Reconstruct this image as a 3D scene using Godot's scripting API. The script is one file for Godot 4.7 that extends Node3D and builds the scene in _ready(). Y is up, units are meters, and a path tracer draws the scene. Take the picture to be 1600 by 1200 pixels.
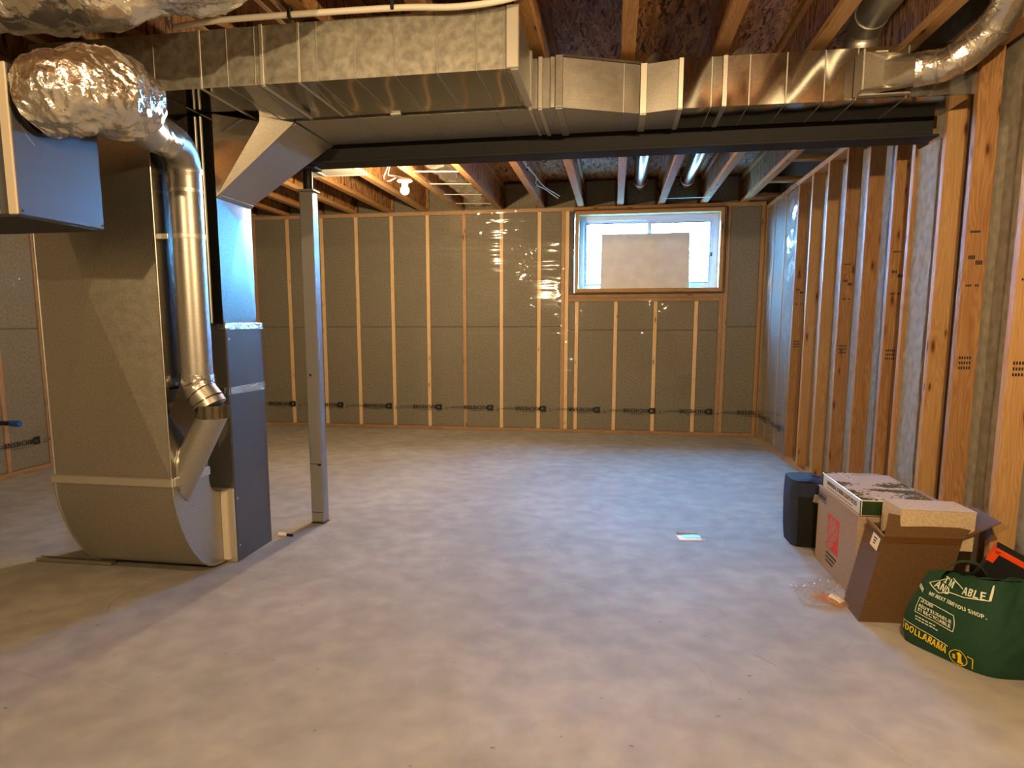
extends Node3D

var M := {}
var used := {}
var rng := RandomNumberGenerator.new()
var noise_a := FastNoiseLite.new()
var noise_b := FastNoiseLite.new()
var noise_c := FastNoiseLite.new()

# ---------------------------------------------------------------- helpers
func numbered(parent: Node, called: String) -> String:
	var key := str(parent.get_instance_id()) + called
	var n: int = used.get(key, 0)
	used[key] = n + 1
	return called if n == 0 else "%s_%03d" % [called, n]

func thing(called: String, label: String, category: String, at := Vector3.ZERO, group := "", kind := "") -> Node3D:
	var o := Node3D.new()
	o.name = numbered(self, called)
	add_child(o, true)
	o.position = at
	o.set_meta("label", label)
	o.set_meta("category", category)
	if group != "":
		o.set_meta("group", group)
	if kind != "":
		o.set_meta("kind", kind)
	return o

func part(called: String, shape, mat: Material, parent: Node) -> MeshInstance3D:
	var m := MeshInstance3D.new()
	m.name = numbered(parent, called)
	if shape is SurfaceTool:
		m.mesh = shape.commit()
	else:
		m.mesh = shape
	m.material_override = mat
	parent.add_child(m, true)
	return m

func new_st() -> SurfaceTool:
	var st := SurfaceTool.new()
	st.begin(Mesh.PRIMITIVE_TRIANGLES)
	return st

func poly(st: SurfaceTool, pts: Array, hint: Vector3, grain := Vector3.UP, off := Vector2.ZERO) -> void:
	var n := Vector3.ZERO
	for i in pts.size():
		var a: Vector3 = pts[i]
		var b: Vector3 = pts[(i + 1) % pts.size()]
		n += Vector3((a.y - b.y) * (a.z + b.z), (a.z - b.z) * (a.x + b.x), (a.x - b.x) * (a.y + b.y))
	n = n.normalized()
	var order := range(pts.size())
	if n.dot(hint) > 0.0:
		order.reverse()
	else:
		n = -n
	var v := grain - n * grain.dot(n)
	if v.length() < 0.05:
		v = n.cross(Vector3(0.31, 0.87, 0.4))
	v = v.normalized()
	var u := v.cross(n)
	for i in range(1, pts.size() - 1):
		for k in [order[0], order[i], order[i + 1]]:
			var p: Vector3 = pts[k]
			st.set_normal(n)
			st.set_uv(Vector2(p.dot(u), p.dot(v)) + off)
			st.add_vertex(p)

func bx(st: SurfaceTool, c: Vector3, s: Vector3, ch := 0.0, b := Basis(), off := Vector2.ZERO) -> void:
	var h := s * 0.5
	var g := Vector3.UP
	if s.x >= s.y and s.x >= s.z:
		g = Vector3.RIGHT
	elif s.z >= s.y and s.z >= s.x:
		g = Vector3.BACK
	g = b * g
	ch = minf(ch, minf(h.x, minf(h.y, h.z)) * 0.9)
	var ax := [Vector3.RIGHT, Vector3.UP, Vector3.BACK]
	for i in 3:
		var j := (i + 1) % 3
		var k := (i + 2) % 3
		for sg in [-1.0, 1.0]:
			var pts := []
			for q in [[-1, -1], [1, -1], [1, 1], [-1, 1]]:
				var p := Vector3.ZERO
				p[i] = sg * h[i]
				p[j] = q[0] * (h[j] - ch)
				p[k] = q[1] * (h[k] - ch)
				pts.append(c + b * p)
			poly(st, pts, b * (ax[i] * sg), g, off)
	if ch <= 0.0:
		return
	for i in 3:
		var j := (i + 1) % 3
		var k := (i + 2) % 3
		for sj in [-1.0, 1.0]:
			for sk in [-1.0, 1.0]:
				var pts := []
				for q in [[-1, 0], [1, 0], [1, 1], [-1, 1]]:
					var p := Vector3.ZERO
					p[i] = q[0] * (h[i] - ch)
					p[j] = sj * (h[j] - (ch if q[1] == 1 else 0.0))
					p[k] = sk * (h[k] - (0.0 if q[1] == 1 else ch))
					pts.append(c + b * p)
				poly(st, pts, b * (ax[j] * sj + ax[k] * sk), g, off)
	for sx in [-1.0, 1.0]:
		for sy in [-1.0, 1.0]:
			for sz in [-1.0, 1.0]:
				var d := Vector3(sx, sy, sz)
				var a := d * (h - Vector3(0, ch, ch))
				var e := d * (h - Vector3(ch, 0, ch))
				var f := d * (h - Vector3(ch, ch, 0))
				poly(st, [c + b * a, c + b * e, c + b * f], b * d, g, off)

func box(c: Vector3, s: Vector3, ch := 0.0, b := Basis()) -> SurfaceTool:
	var st := new_st()
	bx(st, c, s, ch, b, Vector2(rng.randf() * 3.0, rng.randf() * 7.0))
	return st

# box from its low and high corners
func lh(lo: Vector3, hi: Vector3, ch := 0.0) -> SurfaceTool:
	return box((lo + hi) * 0.5, hi - lo, ch)

# smooth surface from a function of (u, v), optional test which cells to skip
func grid(st: SurfaceTool, nu: int, nv: int, f: Callable, flip := false, skip = null, uvs := Vector2.ONE) -> void:
	var p := []
	for i in nu + 1:
		var row := PackedVector3Array()
		for j in nv + 1:
			row.append(f.call(float(i) / nu, float(j) / nv))
		p.append(row)
	var nn := []
	for i in nu + 1:
		var row := PackedVector3Array()
		for j in nv + 1:
			var i0 := i - 1
			var i1 := i + 1
			if i0 < 0:
				i0 = nu - 1 if p[0][j].distance_to(p[nu][j]) < 1e-5 else 0
			if i1 > nu:
				i1 = 1 if p[0][j].distance_to(p[nu][j]) < 1e-5 else nu
			var du: Vector3 = p[i1][j] - p[i0][j]
			var dv: Vector3 = p[i][mini(j + 1, nv)] - p[i][maxi(j - 1, 0)]
			var n := du.cross(dv).normalized()
			row.append(-n if flip else n)
		nn.append(row)
	for i in nu:
		for j in nv:
			if skip != null and skip.call((p[i][j] + p[i + 1][j + 1]) * 0.5):
				continue
			var q := [[i, j], [i + 1, j], [i + 1, j + 1], [i, j + 1]]
			var order := [0, 1, 2, 0, 2, 3] if flip else [0, 2, 1, 0, 3, 2]
			for k in order:
				var a: int = q[k][0]
				var b: int = q[k][1]
				st.set_normal(nn[a][b])
				st.set_uv(Vector2(float(a) / nu * uvs.x, float(b) / nv * uvs.y))
				st.add_vertex(p[a][b])

# a tube along points, radius per point
func tube(st: SurfaceTool, pts: Array, radii: Array, sides := 20, caps := true, bump = null) -> void:
	var n := pts.size()
	var rings := []
	var tang := []
	for i in n:
		var t: Vector3 = (pts[mini(i + 1, n - 1)] - pts[maxi(i - 1, 0)])
		if t.length() < 1e-6:
			t = tang[-1] if tang.size() else Vector3.UP
		tang.append(t.normalized())
	var x := Vector3.RIGHT
	if absf(x.dot(tang[0])) > 0.8:
		x = Vector3.BACK
	for i in n:
		x = (x - tang[i] * x.dot(tang[i])).normalized()
		var y: Vector3 = tang[i].cross(x)
		var ring := PackedVector3Array()
		for k in sides + 1:
			var a := TAU * float(k % sides) / sides
			var r: float = radii[i] if radii.size() > 1 else radii[0]
			var d := x * cos(a) + y * sin(a)
			if bump != null:
				r += bump.call(pts[i] + d * r)
			ring.append(pts[i] + d * r)
		rings.append(ring)
	grid(st, sides, n - 1, func(u: float, v: float): return rings[int(round(v * (n - 1)))][int(round(u * sides))], false, null, Vector2(1, n * 0.1))
	if caps:
		poly(st, Array(rings[0]).slice(0, sides), -tang[0])
		poly(st, Array(rings[n - 1]).slice(0, sides), tang[n - 1])

func smooth_path(ctrl: Array, steps := 8) -> Array:
	var c := Curve3D.new()
	for i in ctrl.size():
		var t: Vector3 = (ctrl[mini(i + 1, ctrl.size() - 1)] - ctrl[maxi(i - 1, 0)]) / 6.0
		c.add_point(ctrl[i], -t, t)
	var out := []
	for i in ctrl.size() - 1:
		for k in steps:
			out.append(c.sample(i, float(k) / steps))
	out.append(ctrl[-1])
	return out

func lathe(st: SurfaceTool, at: Vector3, axis: Vector3, prof: Array, sides := 24) -> void:
	var pts := []
	var rad := []
	for q in prof:
		pts.append(at + axis * q.y)
		rad.append(q.x)
	# along a straight axis, so frames stay put even where two rings share a height
	var x := Vector3.RIGHT if absf(axis.x) < 0.8 else Vector3.BACK
	x = (x - axis * x.dot(axis)).normalized()
	var y := axis.cross(x)
	grid(st, sides, prof.size() - 1, func(u: float, v: float):
		var i := int(round(v * (prof.size() - 1)))
		var a: float = TAU * fmod(u, 1.0)
		return pts[i] + (x * cos(a) + y * sin(a)) * rad[i])

func text_mesh(s: String, high: float, bold := true, font := "Droid Sans") -> TextMesh:
	var t := TextMesh.new()
	var f := SystemFont.new()
	f.font_names = PackedStringArray([font])
	f.font_weight = 700 if bold else 400
	t.font = f
	t.text = s
	t.font_size = 32
	t.pixel_size = high / 23.0
	t.depth = 0.0006
	t.curve_step = 4.0
	return t

# lettering as plain triangles
func stamp(st: SurfaceTool, t: TextMesh, xf: Transform3D) -> void:
	var arr := t.surface_get_arrays(0)
	var vs: PackedVector3Array = arr[Mesh.ARRAY_VERTEX]
	var ns: PackedVector3Array = arr[Mesh.ARRAY_NORMAL]
	var ix = arr[Mesh.ARRAY_INDEX]
	var order: PackedInt32Array = ix if ix != null else PackedInt32Array(range(vs.size()))
	for i in order:
		st.set_normal(xf.basis * ns[i])
		st.set_uv(Vector2.ZERO)
		st.add_vertex(xf * vs[i])

# ---------------------------------------------------------------- textures and materials
func noise_img(w: int, freq: float, kind: int, sd: int, lo: float, hi: float, oct := 4) -> Image:
	var n := FastNoiseLite.new()
	n.noise_type = kind
	n.frequency = freq
	n.seed = sd
	n.fractal_octaves = oct
	var im := n.get_seamless_image(w, w)
	var d := im.get_data()
	for i in d.size():
		d[i] = int(clampf(lo + (hi - lo) * d[i] / 255.0, 0.0, 1.0) * 255.0)
	return Image.create_from_data(w, w, false, Image.FORMAT_L8, d)

func tex(im: Image) -> ImageTexture:
	return ImageTexture.create_from_image(im)

func wood_img(sd: int, light: Color, dark: Color) -> Image:
	var w := 192
	var h := 1024
	var d := PackedByteArray()
	d.resize(w * h * 3)
	var n := FastNoiseLite.new()
	n.seed = sd
	n.frequency = 0.02
	n.fractal_octaves = 3
	var r := RandomNumberGenerator.new()
	r.seed = sd
	var knots := []
	for i in 7:
		knots.append([r.randf() * w, r.randf() * h, 3.0 + r.randf() * 6.0])
	var i := 0
	for y in h:
		for x in w:
			var warp := n.get_noise_2d(x * 0.5, y * 0.12) * 26.0
			var near := 0.0
			for k in knots:
				var dx: float = (x - k[0])
				var dy: float = (y - k[1]) * 0.55
				var q: float = (dx * dx + dy * dy) / (k[2] * k[2])
				if q < 14.0:
					near = maxf(near, exp(-q * 0.55))
					warp += 5.0 * exp(-q * 0.18)
			var g := 0.5 + 0.5 * sin(x * 0.42 + warp)
			g = g * 0.45 + 0.35 * (0.5 + n.get_noise_2d(x * 5.0, y * 0.35)) + 0.2 * (0.5 + n.get_noise_2d(x * 0.6, y * 0.2))
			var c := light.lerp(dark, clampf(g * 0.75 + near * 0.9, 0.0, 1.3))
			if near > 0.6:
				c = c.lerp(Color(0.24, 0.13, 0.06), (near - 0.6) * 1.8)
			d[i] = int(clampf(c.r, 0, 1) * 255)
			d[i + 1] = int(clampf(c.g, 0, 1) * 255)
			d[i + 2] = int(clampf(c.b, 0, 1) * 255)
			i += 3
	return Image.create_from_data(w, h, false, Image.FORMAT_RGB8, d)

func osb_img() -> Image:
	var w := 768
	var im := Image.create(w, w, false, Image.FORMAT_RGB8)
	im.fill(Color(0.52, 0.39, 0.26))
	var r := RandomNumberGenerator.new()
	r.seed = 77
	for k in 3600:
		var a := Color(0.76, 0.62, 0.44).lerp(Color(0.46, 0.33, 0.20), r.randf())
		if r.randf() < 0.08:
			a = Color(0.26, 0.17, 0.10)
		var L := int(40 + r.randf() * 90)
		var H := int(5 + r.randf() * 11)
		var x0 := int(r.randf() * w)
		var y0 := int(r.randf() * w)
		var slope := (r.randf() - 0.5) * 0.5
		for s in range(0, L, 4):
			var yy := y0 + int(s * slope)
			im.fill_rect(Rect2i((x0 + s) % w, posmod(yy, w), 4, H), a)
		im.fill_rect(Rect2i(x0, posmod(y0 - 1, w), mini(L, 22), 1), a.darkened(0.35))
	return im

func floor_img() -> Image:
	var im := noise_img(1024, 0.006, FastNoiseLite.TYPE_SIMPLEX_SMOOTH, 5, 0.86, 1.0, 6)
	im.convert(Image.FORMAT_RGB8)
	var r := RandomNumberGenerator.new()
	r.seed = 9
	# scuffs: thin curved scratches, specks and pale trowel arcs
	for k in 150:
		var x := r.randf() * 1024.0
		var y := r.randf() * 1024.0
		var a := r.randf() * TAU
		var bend := (r.randf() - 0.5) * 0.06
		var deep := 0.86 + r.randf() * 0.1
		if r.randf() < 0.35:
			deep = 1.06
		for s in int(6 + r.randf() * 40):
			var px := posmod(int(x), 1024)
			var py := posmod(int(y), 1024)
			var c := im.get_pixel(px, py) * deep
			im.set_pixel(px, py, Color(minf(c.r, 1), minf(c.g, 1), minf(c.b, 1)))
			x += cos(a)
			y += sin(a)
			a += bend
	for k in 420:
		var px := int(r.randf() * 1023.0)
		var py := int(r.randf() * 1023.0)
		var c := im.get_pixel(px, py).darkened(0.1 + 0.28 * r.randf())
		im.set_pixel(px, py, c)
		if r.randf() < 0.3:
			im.set_pixel(px + 1, py, c)
	return im

# handled sheet metal: pale swirled rubs and thin scratches on a duller ground
func scuff_img() -> Image:
	var im := noise_img(768, 0.02, FastNoiseLite.TYPE_SIMPLEX, 51, 0.68, 0.92, 5)
	im.convert(Image.FORMAT_RGB8)
	var r := RandomNumberGenerator.new()
	r.seed = 52
	for k in 260:
		var x := r.randf() * 768.0
		var y := r.randf() * 768.0
		var a := r.randfn(0.0, 0.7)
		var bend := r.randfn(0.0, 0.03)
		for s in int(12 + r.randf() * 70):
			var px := posmod(int(x), 768)
			var py := posmod(int(y), 768)
			im.set_pixel(px, py, im.get_pixel(px, py).lerp(Color(1, 1, 0.98), 0.35))
			x += cos(a)
			y += sin(a)
			a += bend
	return im

func mat(c: Color, rough := 0.8, metal := 0.0) -> StandardMaterial3D:
	var m := StandardMaterial3D.new()
	m.albedo_color = c
	m.roughness = rough
	m.metallic = metal
	return m

func make_materials() -> void:
	var card := noise_img(256, 0.05, FastNoiseLite.TYPE_SIMPLEX, 3, 0.86, 1.0)
	var fine := tex(noise_img(256, 0.12, FastNoiseLite.TYPE_SIMPLEX, 4, 0.0, 1.0))
	var spangle := tex(noise_img(512, 0.05, FastNoiseLite.TYPE_SIMPLEX, 6, 0.88, 1.0, 4))
	var smudge := tex(noise_img(512, 0.012, FastNoiseLite.TYPE_SIMPLEX, 8, 0.82, 1.0, 4))
	var wavy := tex(noise_img(256, 0.012, FastNoiseLite.TYPE_SIMPLEX_SMOOTH, 12, 0.0, 1.0, 2))
	var crinkle := tex(noise_img(512, 0.03, FastNoiseLite.TYPE_CELLULAR, 13, 0.0, 1.0, 3))
	var fibre := tex(noise_img(512, 0.02, FastNoiseLite.TYPE_SIMPLEX, 14, 0.76, 1.0, 6))
	var conc := tex(noise_img(512, 0.02, FastNoiseLite.TYPE_SIMPLEX, 15, 0.80, 1.0, 6))
	# lumber
	var k := 0
	for q in [[Color(0.86, 0.71, 0.51), Color(0.72, 0.53, 0.33)], [Color(0.83, 0.655, 0.44), Color(0.65, 0.455, 0.265)], [Color(0.80, 0.63, 0.44), Color(0.58, 0.40, 0.24)]]:
		var w := mat(Color.WHITE, 0.62)
		w.albedo_texture = tex(wood_img(20 + k, q[0], q[1]))
		w.uv1_scale = Vector3(1.0 / 0.22, 1.0 / 2.3, 1)
		w.albedo_color = Color(0.84, 0.83, 0.82)
		w.metallic_specular = 0.35
		M["wood%d" % k] = w
		k += 1
	var pale := mat(Color.WHITE, 0.6)
	pale.albedo_texture = tex(wood_img(41, Color(0.93, 0.81, 0.63), Color(0.82, 0.66, 0.45)))
	pale.uv1_scale = Vector3(1.0 / 0.22, 1.0 / 2.3, 1)
	M.pale_wood = pale
	var osb := mat(Color(1.0, 0.93, 0.86), 0.75)
	osb.albedo_texture = tex(osb_img())
	osb.uv1_scale = Vector3(1.0 / 0.9, 1.0 / 0.9, 1)
	M.osb = osb
	var bw := mat(Color(0.40, 0.31, 0.22), 0.7)
	bw.albedo_texture = fine
	M.dark_wood = mat(Color(0.34, 0.24, 0.16), 0.75)
	# masonry
	var fl := mat(Color(0.67, 0.655, 0.63), 0.52)
	fl.albedo_texture = tex(floor_img())
	fl.uv1_scale = Vector3(1.0 / 6.2, 1.0 / 6.2, 1)
	fl.roughness = 0.72
	fl.detail_enabled = true
	fl.detail_blend_mode = BaseMaterial3D.BLEND_MODE_MUL
	var grit := noise_img(512, 0.06, FastNoiseLite.TYPE_SIMPLEX, 18, 0.86, 1.0, 5)
	grit.convert(Image.FORMAT_RGBA8)
	fl.detail_albedo = tex(grit)
	fl.detail_uv_layer = BaseMaterial3D.DETAIL_UV_1
	M.floor = fl
	var cw := mat(Color(0.60, 0.57, 0.51), 0.85)
	cw.albedo_texture = conc
	cw.uv1_scale = Vector3(1.0 / 0.8, 1.0 / 0.8, 1)
	cw.heightmap_enabled = true
	cw.heightmap_texture = conc
	cw.heightmap_scale = 0.3
	M.concrete = cw
	# insulation
	var batt := mat(Color(0.49, 0.465, 0.40), 0.95)
	batt.albedo_texture = fibre
	batt.uv1_scale = Vector3(1.0 / 0.28, 1.0 / 0.28, 1)
	batt.heightmap_enabled = true
	batt.heightmap_texture = fibre
	batt.heightmap_scale = 0.35
	M.batt = batt
	var film := mat(Color(0.86, 0.87, 0.87, 0.09), 0.05)
	film.transparency = BaseMaterial3D.TRANSPARENCY_ALPHA
	film.cull_mode = BaseMaterial3D.CULL_DISABLED
	M.film = film
	M.ink = mat(Color(0.05, 0.05, 0.055), 0.6)
	# metals
	var galv := mat(Color(0.76, 0.755, 0.73), 0.44, 0.92)
	galv.albedo_texture = spangle
	galv.roughness_texture = smudge
	galv.uv1_triplanar = true
	galv.uv1_scale = Vector3(3.2, 3.2, 3.2)
	M.galv = galv
	var mirror := mat(Color(0.70, 0.695, 0.67), 0.11, 1.0)
	mirror.albedo_texture = spangle
	mirror.roughness_texture = smudge
	mirror.uv1_triplanar = true
	mirror.uv1_scale = Vector3(2.2, 2.2, 2.2)
	M.bright = mirror
	var dull := mat(Color(0.80, 0.79, 0.75), 0.40, 0.96)
	dull.albedo_texture = spangle
	dull.roughness_texture = smudge
	dull.uv1_triplanar = true
	dull.uv1_scale = Vector3(2.6, 2.6, 2.6)
	M.dull = dull
	var plen := mirror.duplicate()
	plen.roughness_texture = null
	plen.roughness = 0.40
	plen.albedo_color = Color(0.55, 0.56, 0.56)
	M.plenum = plen
	var scuffed := galv.duplicate()
	scuffed.albedo_texture = tex(scuff_img())
	scuffed.albedo_color = Color(0.80, 0.79, 0.74)
	scuffed.roughness = 0.5
	scuffed.metallic = 0.85
	scuffed.uv1_scale = Vector3(1.1, 1.1, 1.1)
	M.scuffed = scuffed
	var cleat := mat(Color(0.84, 0.83, 0.79), 0.42, 0.88)
	M.cleat = cleat
	var foil := mat(Color(0.93, 0.925, 0.91), 0.24, 0.97)
	foil.heightmap_enabled = true
	foil.heightmap_texture = crinkle
	foil.heightmap_scale = 0.30
	foil.uv1_triplanar = true
	foil.uv1_scale = Vector3(3.5, 3.5, 3.5)
	M.foil = foil
	M.furnace = mat(Color(0.32, 0.315, 0.31), 0.45, 0.15)
	M.hrv_side = mat(Color(0.40, 0.41, 0.43), 0.42, 0.6)
	M.hrv_front = mat(Color(0.78, 0.74, 0.66), 0.5)
	M.hrv_dark = mat(Color(0.16, 0.15, 0.14), 0.7)
	M.beam = mat(Color(0.09, 0.09, 0.10), 0.74)
	var post := mat(Color(0.49, 0.485, 0.48), 0.45)
	M.post = post
	M.black = mat(Color(0.03, 0.03, 0.03), 0.55)
	M.rubber = mat(Color(0.02, 0.02, 0.022), 0.4)
	M.blue_cap = mat(Color(0.10, 0.33, 0.66), 0.4)
	M.white = mat(Color(0.88, 0.88, 0.87), 0.45)
	M.hatch = mat(Color(0.60, 0.60, 0.59), 0.5)
	M.porcelain = mat(Color(0.93, 0.92, 0.90), 0.25)
	var vinyl := mat(Color(0.90, 0.92, 0.94), 0.35)
	vinyl.backlight_enabled = true
	vinyl.backlight = Color(0.42, 0.50, 0.56)
	M.vinyl = vinyl
	M.gasket = mat(Color(0.22, 0.25, 0.28), 0.5)
	M.pex = mat(Color(0.86, 0.84, 0.79), 0.35)
	M.cable = mat(Color(0.88, 0.86, 0.82), 0.4)
	var glass := mat(Color(0.95, 0.98, 1.0, 0.03), 0.0)
	glass.transparency = BaseMaterial3D.TRANSPARENCY_ALPHA
	glass.cull_mode = BaseMaterial3D.CULL_DISABLED
	M.glass = glass
	var board := mat(Color(0.90, 0.89, 0.89), 0.6)
	board.albedo_texture = tex(noise_img(256, 0.02, FastNoiseLite.TYPE_SIMPLEX, 22, 0.93, 1.0))
	board.backlight_enabled = true
	board.backlight = Color(0.24, 0.255, 0.27)
	M.board = board
	var bulb := mat(Color(1.0, 0.96, 0.9), 0.3)
	bulb.emission_enabled = true
	bulb.emission = Color(1.0, 0.86, 0.62)
	bulb.emission_energy_multiplier = 9.0
	M.bulb = bulb
	# boxes and bags
	for q in [["card", Color(0.62, 0.49, 0.36)], ["card_grey", Color(0.66, 0.565, 0.475)], ["card_dark", Color(0.39, 0.28, 0.145)], ["cream", Color(0.80, 0.72, 0.60)]]:
		var cm := mat(q[1], 0.8)
		cm.albedo_texture = tex(card)
		cm.uv1_scale = Vector3(4, 4, 1)
		M[q[0]] = cm
	M.tape = mat(Color(0.36, 0.245, 0.12), 0.35)
	M.orange = mat(Color(0.80, 0.22, 0.06), 0.6)
	M.orange_tape = mat(Color(0.85, 0.28, 0.04), 0.4)
	var cloth := mat(Color(0.0, 0.205, 0.12), 0.8)
	cloth.heightmap_enabled = true
	cloth.heightmap_texture = fine
	cloth.heightmap_scale = 0.12
	cloth.uv1_triplanar = true
	cloth.uv1_scale = Vector3(6, 6, 6)
	M.green_cloth = cloth
	M.navy = mat(Color(0.11, 0.14, 0.23), 0.85)
	M.black_cloth = mat(Color(0.012, 0.012, 0.016), 0.85)
	M.print_white = mat(Color(0.80, 0.83, 0.76), 0.6)
	M.print_yellow = mat(Color(0.86, 0.73, 0.05), 0.6)
	M.print_dark = mat(Color(0.13, 0.11, 0.10), 0.7)
	M.sticker = mat(Color(0.88, 0.82, 0.72), 0.5)
	M.gloss_card = mat(Color(0.85, 0.83, 0.79), 0.22)
	M.end_print = mat(Color(0.15, 0.22, 0.12), 0.25)
	M.brown_paper = mat(Color(0.62, 0.36, 0.20), 0.6)
	var wrap := mat(Color(0.95, 0.96, 1.0, 0.06), 0.05)
	wrap.transparency = BaseMaterial3D.TRANSPARENCY_ALPHA
	wrap.cull_mode = BaseMaterial3D.CULL_DISABLED
	M.wrap = wrap
	M.photo_dark = mat(Color(0.035, 0.035, 0.05), 0.35)
	var leafy := mat(Color.WHITE, 0.22)
	leafy.albedo_texture = tex(leaf_print())
	leafy.uv1_scale = Vector3(1.0 / 0.30, 1.0 / 0.54, 1)
	M.leafy = leafy
	M.snow = mat(Color(0.92, 0.93, 0.95), 0.9)

# the printed lid of the flat box: pale ground, garden greens and a brown pole
func leaf_print() -> Image:
	var im := Image.create(256, 384, false, Image.FORMAT_RGB8)
	im.fill(Color(0.80, 0.76, 0.73))
	var r := RandomNumberGenerator.new()
	r.seed = 31
	for c in [[40, 60, 60, 38], [95, 40, 45, 20], [70, 115, 75, 30], [30, 150, 40, 22], [40, 330, 60, 45], [110, 345, 40, 24], [150, 25, 70, 16]]:
		for k in 240:
			var x: int = c[0] + int(r.randfn(0.0, c[2] * 0.5))
			var y: int = c[1] + int(r.randfn(0.0, c[3] * 0.5))
			var grn := Color(0.20, 0.26, 0.10).lerp(Color(0.36, 0.37, 0.23), r.randf())
			if r.randf() < 0.25:
				grn = Color(0.13, 0.10, 0.09)
			im.fill_rect(Rect2i(posmod(x, 256), posmod(y, 384), 4 + int(r.randf() * 10), 3 + int(r.randf() * 6)), grn)
	for s in 190:
		im.fill_rect(Rect2i(40 + s, 170 + int(s * 0.12), 2, 5), Color(0.25, 0.17, 0.14))
	im.fill_rect(Rect2i(195, 120, 40, 150), Color(0.84, 0.81, 0.79))
	for s in 9:
		im.fill_rect(Rect2i(204 + (s % 2) * 14, 130 + s * 15, 6, 11), Color(0.22, 0.22, 0.24))
	return im

func wd() -> Material:
	return M["wood%d" % (rng.randi() % 3)]

# ---------------------------------------------------------------- the room's numbers
const BACK := -7.39      # face of the studs of the far wall
const LEFT := -4.57
const RIGHT := 1.469
const JOIST := 2.375     # underside of the joists
const JOISTS := [-4.10, -3.70, -3.30, -2.90, -2.49, -2.09, -1.68, -1.255, -0.81, -0.40, 0.004, 0.415, 0.835, 1.232]

func _ready() -> void:
	rng.seed = 4
	noise_a.seed = 2
	noise_a.frequency = 1.0
	noise_a.fractal_octaves = 3
	noise_c.seed = 5
	noise_c.frequency = 1.0
	noise_c.fractal_type = FastNoiseLite.FRACTAL_NONE
	noise_b.seed = 8
	noise_b.frequency = 1.0
	noise_b.fractal_type = FastNoiseLite.FRACTAL_RIDGED
	noise_b.fractal_octaves = 2

	# camera: a phone held at chest height, pitched a little down, its lens off centre
	var cam := Camera3D.new()
	cam.name = "camera"
	cam.near = 0.05
	cam.far = 200.0
	cam.projection = Camera3D.PROJECTION_FRUSTUM
	cam.size = 1.120658 * cam.near
	cam.frustum_offset = Vector2(0.024725, 0.050790) * cam.near
	cam.position = Vector3(0, 1.1689, 0)
	cam.rotation = Vector3(-0.1373, 0.1709, -0.0017)
	add_child(cam)
	cam.current = true

	# bright overcast sky, reaching the room only through the basement window
	var e := Environment.new()
	var sky := Sky.new()
	var sm := ProceduralSkyMaterial.new()
	sm.sky_top_color = Color(0.42, 0.74, 1.0)
	sm.sky_horizon_color = Color(0.46, 0.76, 1.0)
	sm.ground_horizon_color = Color(0.62, 0.66, 0.70)
	sm.ground_bottom_color = Color(0.40, 0.40, 0.40)
	sm.sky_energy_multiplier = 12.5
	sm.ground_energy_multiplier = 7.0
	sm.sun_angle_max = 0.0
	sky.sky_material = sm
	e.background_mode = Environment.BG_SKY
	e.sky = sky
	e.tonemap_mode = Environment.TONE_MAPPER_LINEAR
	e.tonemap_exposure = 1.08
	e.sdfgi_enabled = true
	e.ssao_enabled = true
	e.ssil_enabled = true
	var we := WorldEnvironment.new()
	we.name = "world_environment"
	we.environment = e
	add_child(we)

	make_materials()
	build_shell()
	build_wall_back()
	build_wall_left()
	build_wall_right()
	build_ceiling()
	build_window()
	build_outside()
	build_beam()
	build_return_duct()
	build_supply_trunk()
	build_plenum_and_furnace()
	build_return_drop()
	build_hrv()
	build_fresh_air()
	build_branch()
	build_ceiling_ducts()
	lamp(Vector3(-1.575, 2.185, -5.15), 4.0, "bare glowing bulb in a white lampholder between joists near the far wall", -1)
	lamp(Vector3(0.67, 2.06, -1.0), 4.4, "bare bulb in a white lampholder just in front of the viewer, overhead", 1)
	lamp(Vector3(-1.40, 2.06, 0.75), 4.6, "bare bulb in a white lampholder behind the viewer, left of centre", 1)
	build_small_ceiling_things()
	build_boxes()
	build_bag()
	build_floor_things()

# ---------------------------------------------------------------- shell
func struct(called: String, label: String, category: String) -> Node3D:
	return thing(called, label, category, Vector3.ZERO, "", "structure")

func build_shell() -> void:
	var f := struct("floor", "smooth pale grey concrete basement floor with faint scuffs", "floor")
	part("slab", lh(Vector3(-4.9, -0.2, -7.9), Vector3(2.0, 0.0, 2.9)), M.floor, f)
	var w := struct("wall_front", "bare concrete basement wall behind the viewer", "wall")
	part("foundation", lh(Vector3(-4.9, 0.0, 2.6), Vector3(2.0, 2.75, 2.85)), M.concrete, w)

func stud(parent: Node, c: Vector3, s: Vector3, called := "stud") -> MeshInstance3D:
	return part(called, box(c, s, 0.002), wd(), parent)

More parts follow.
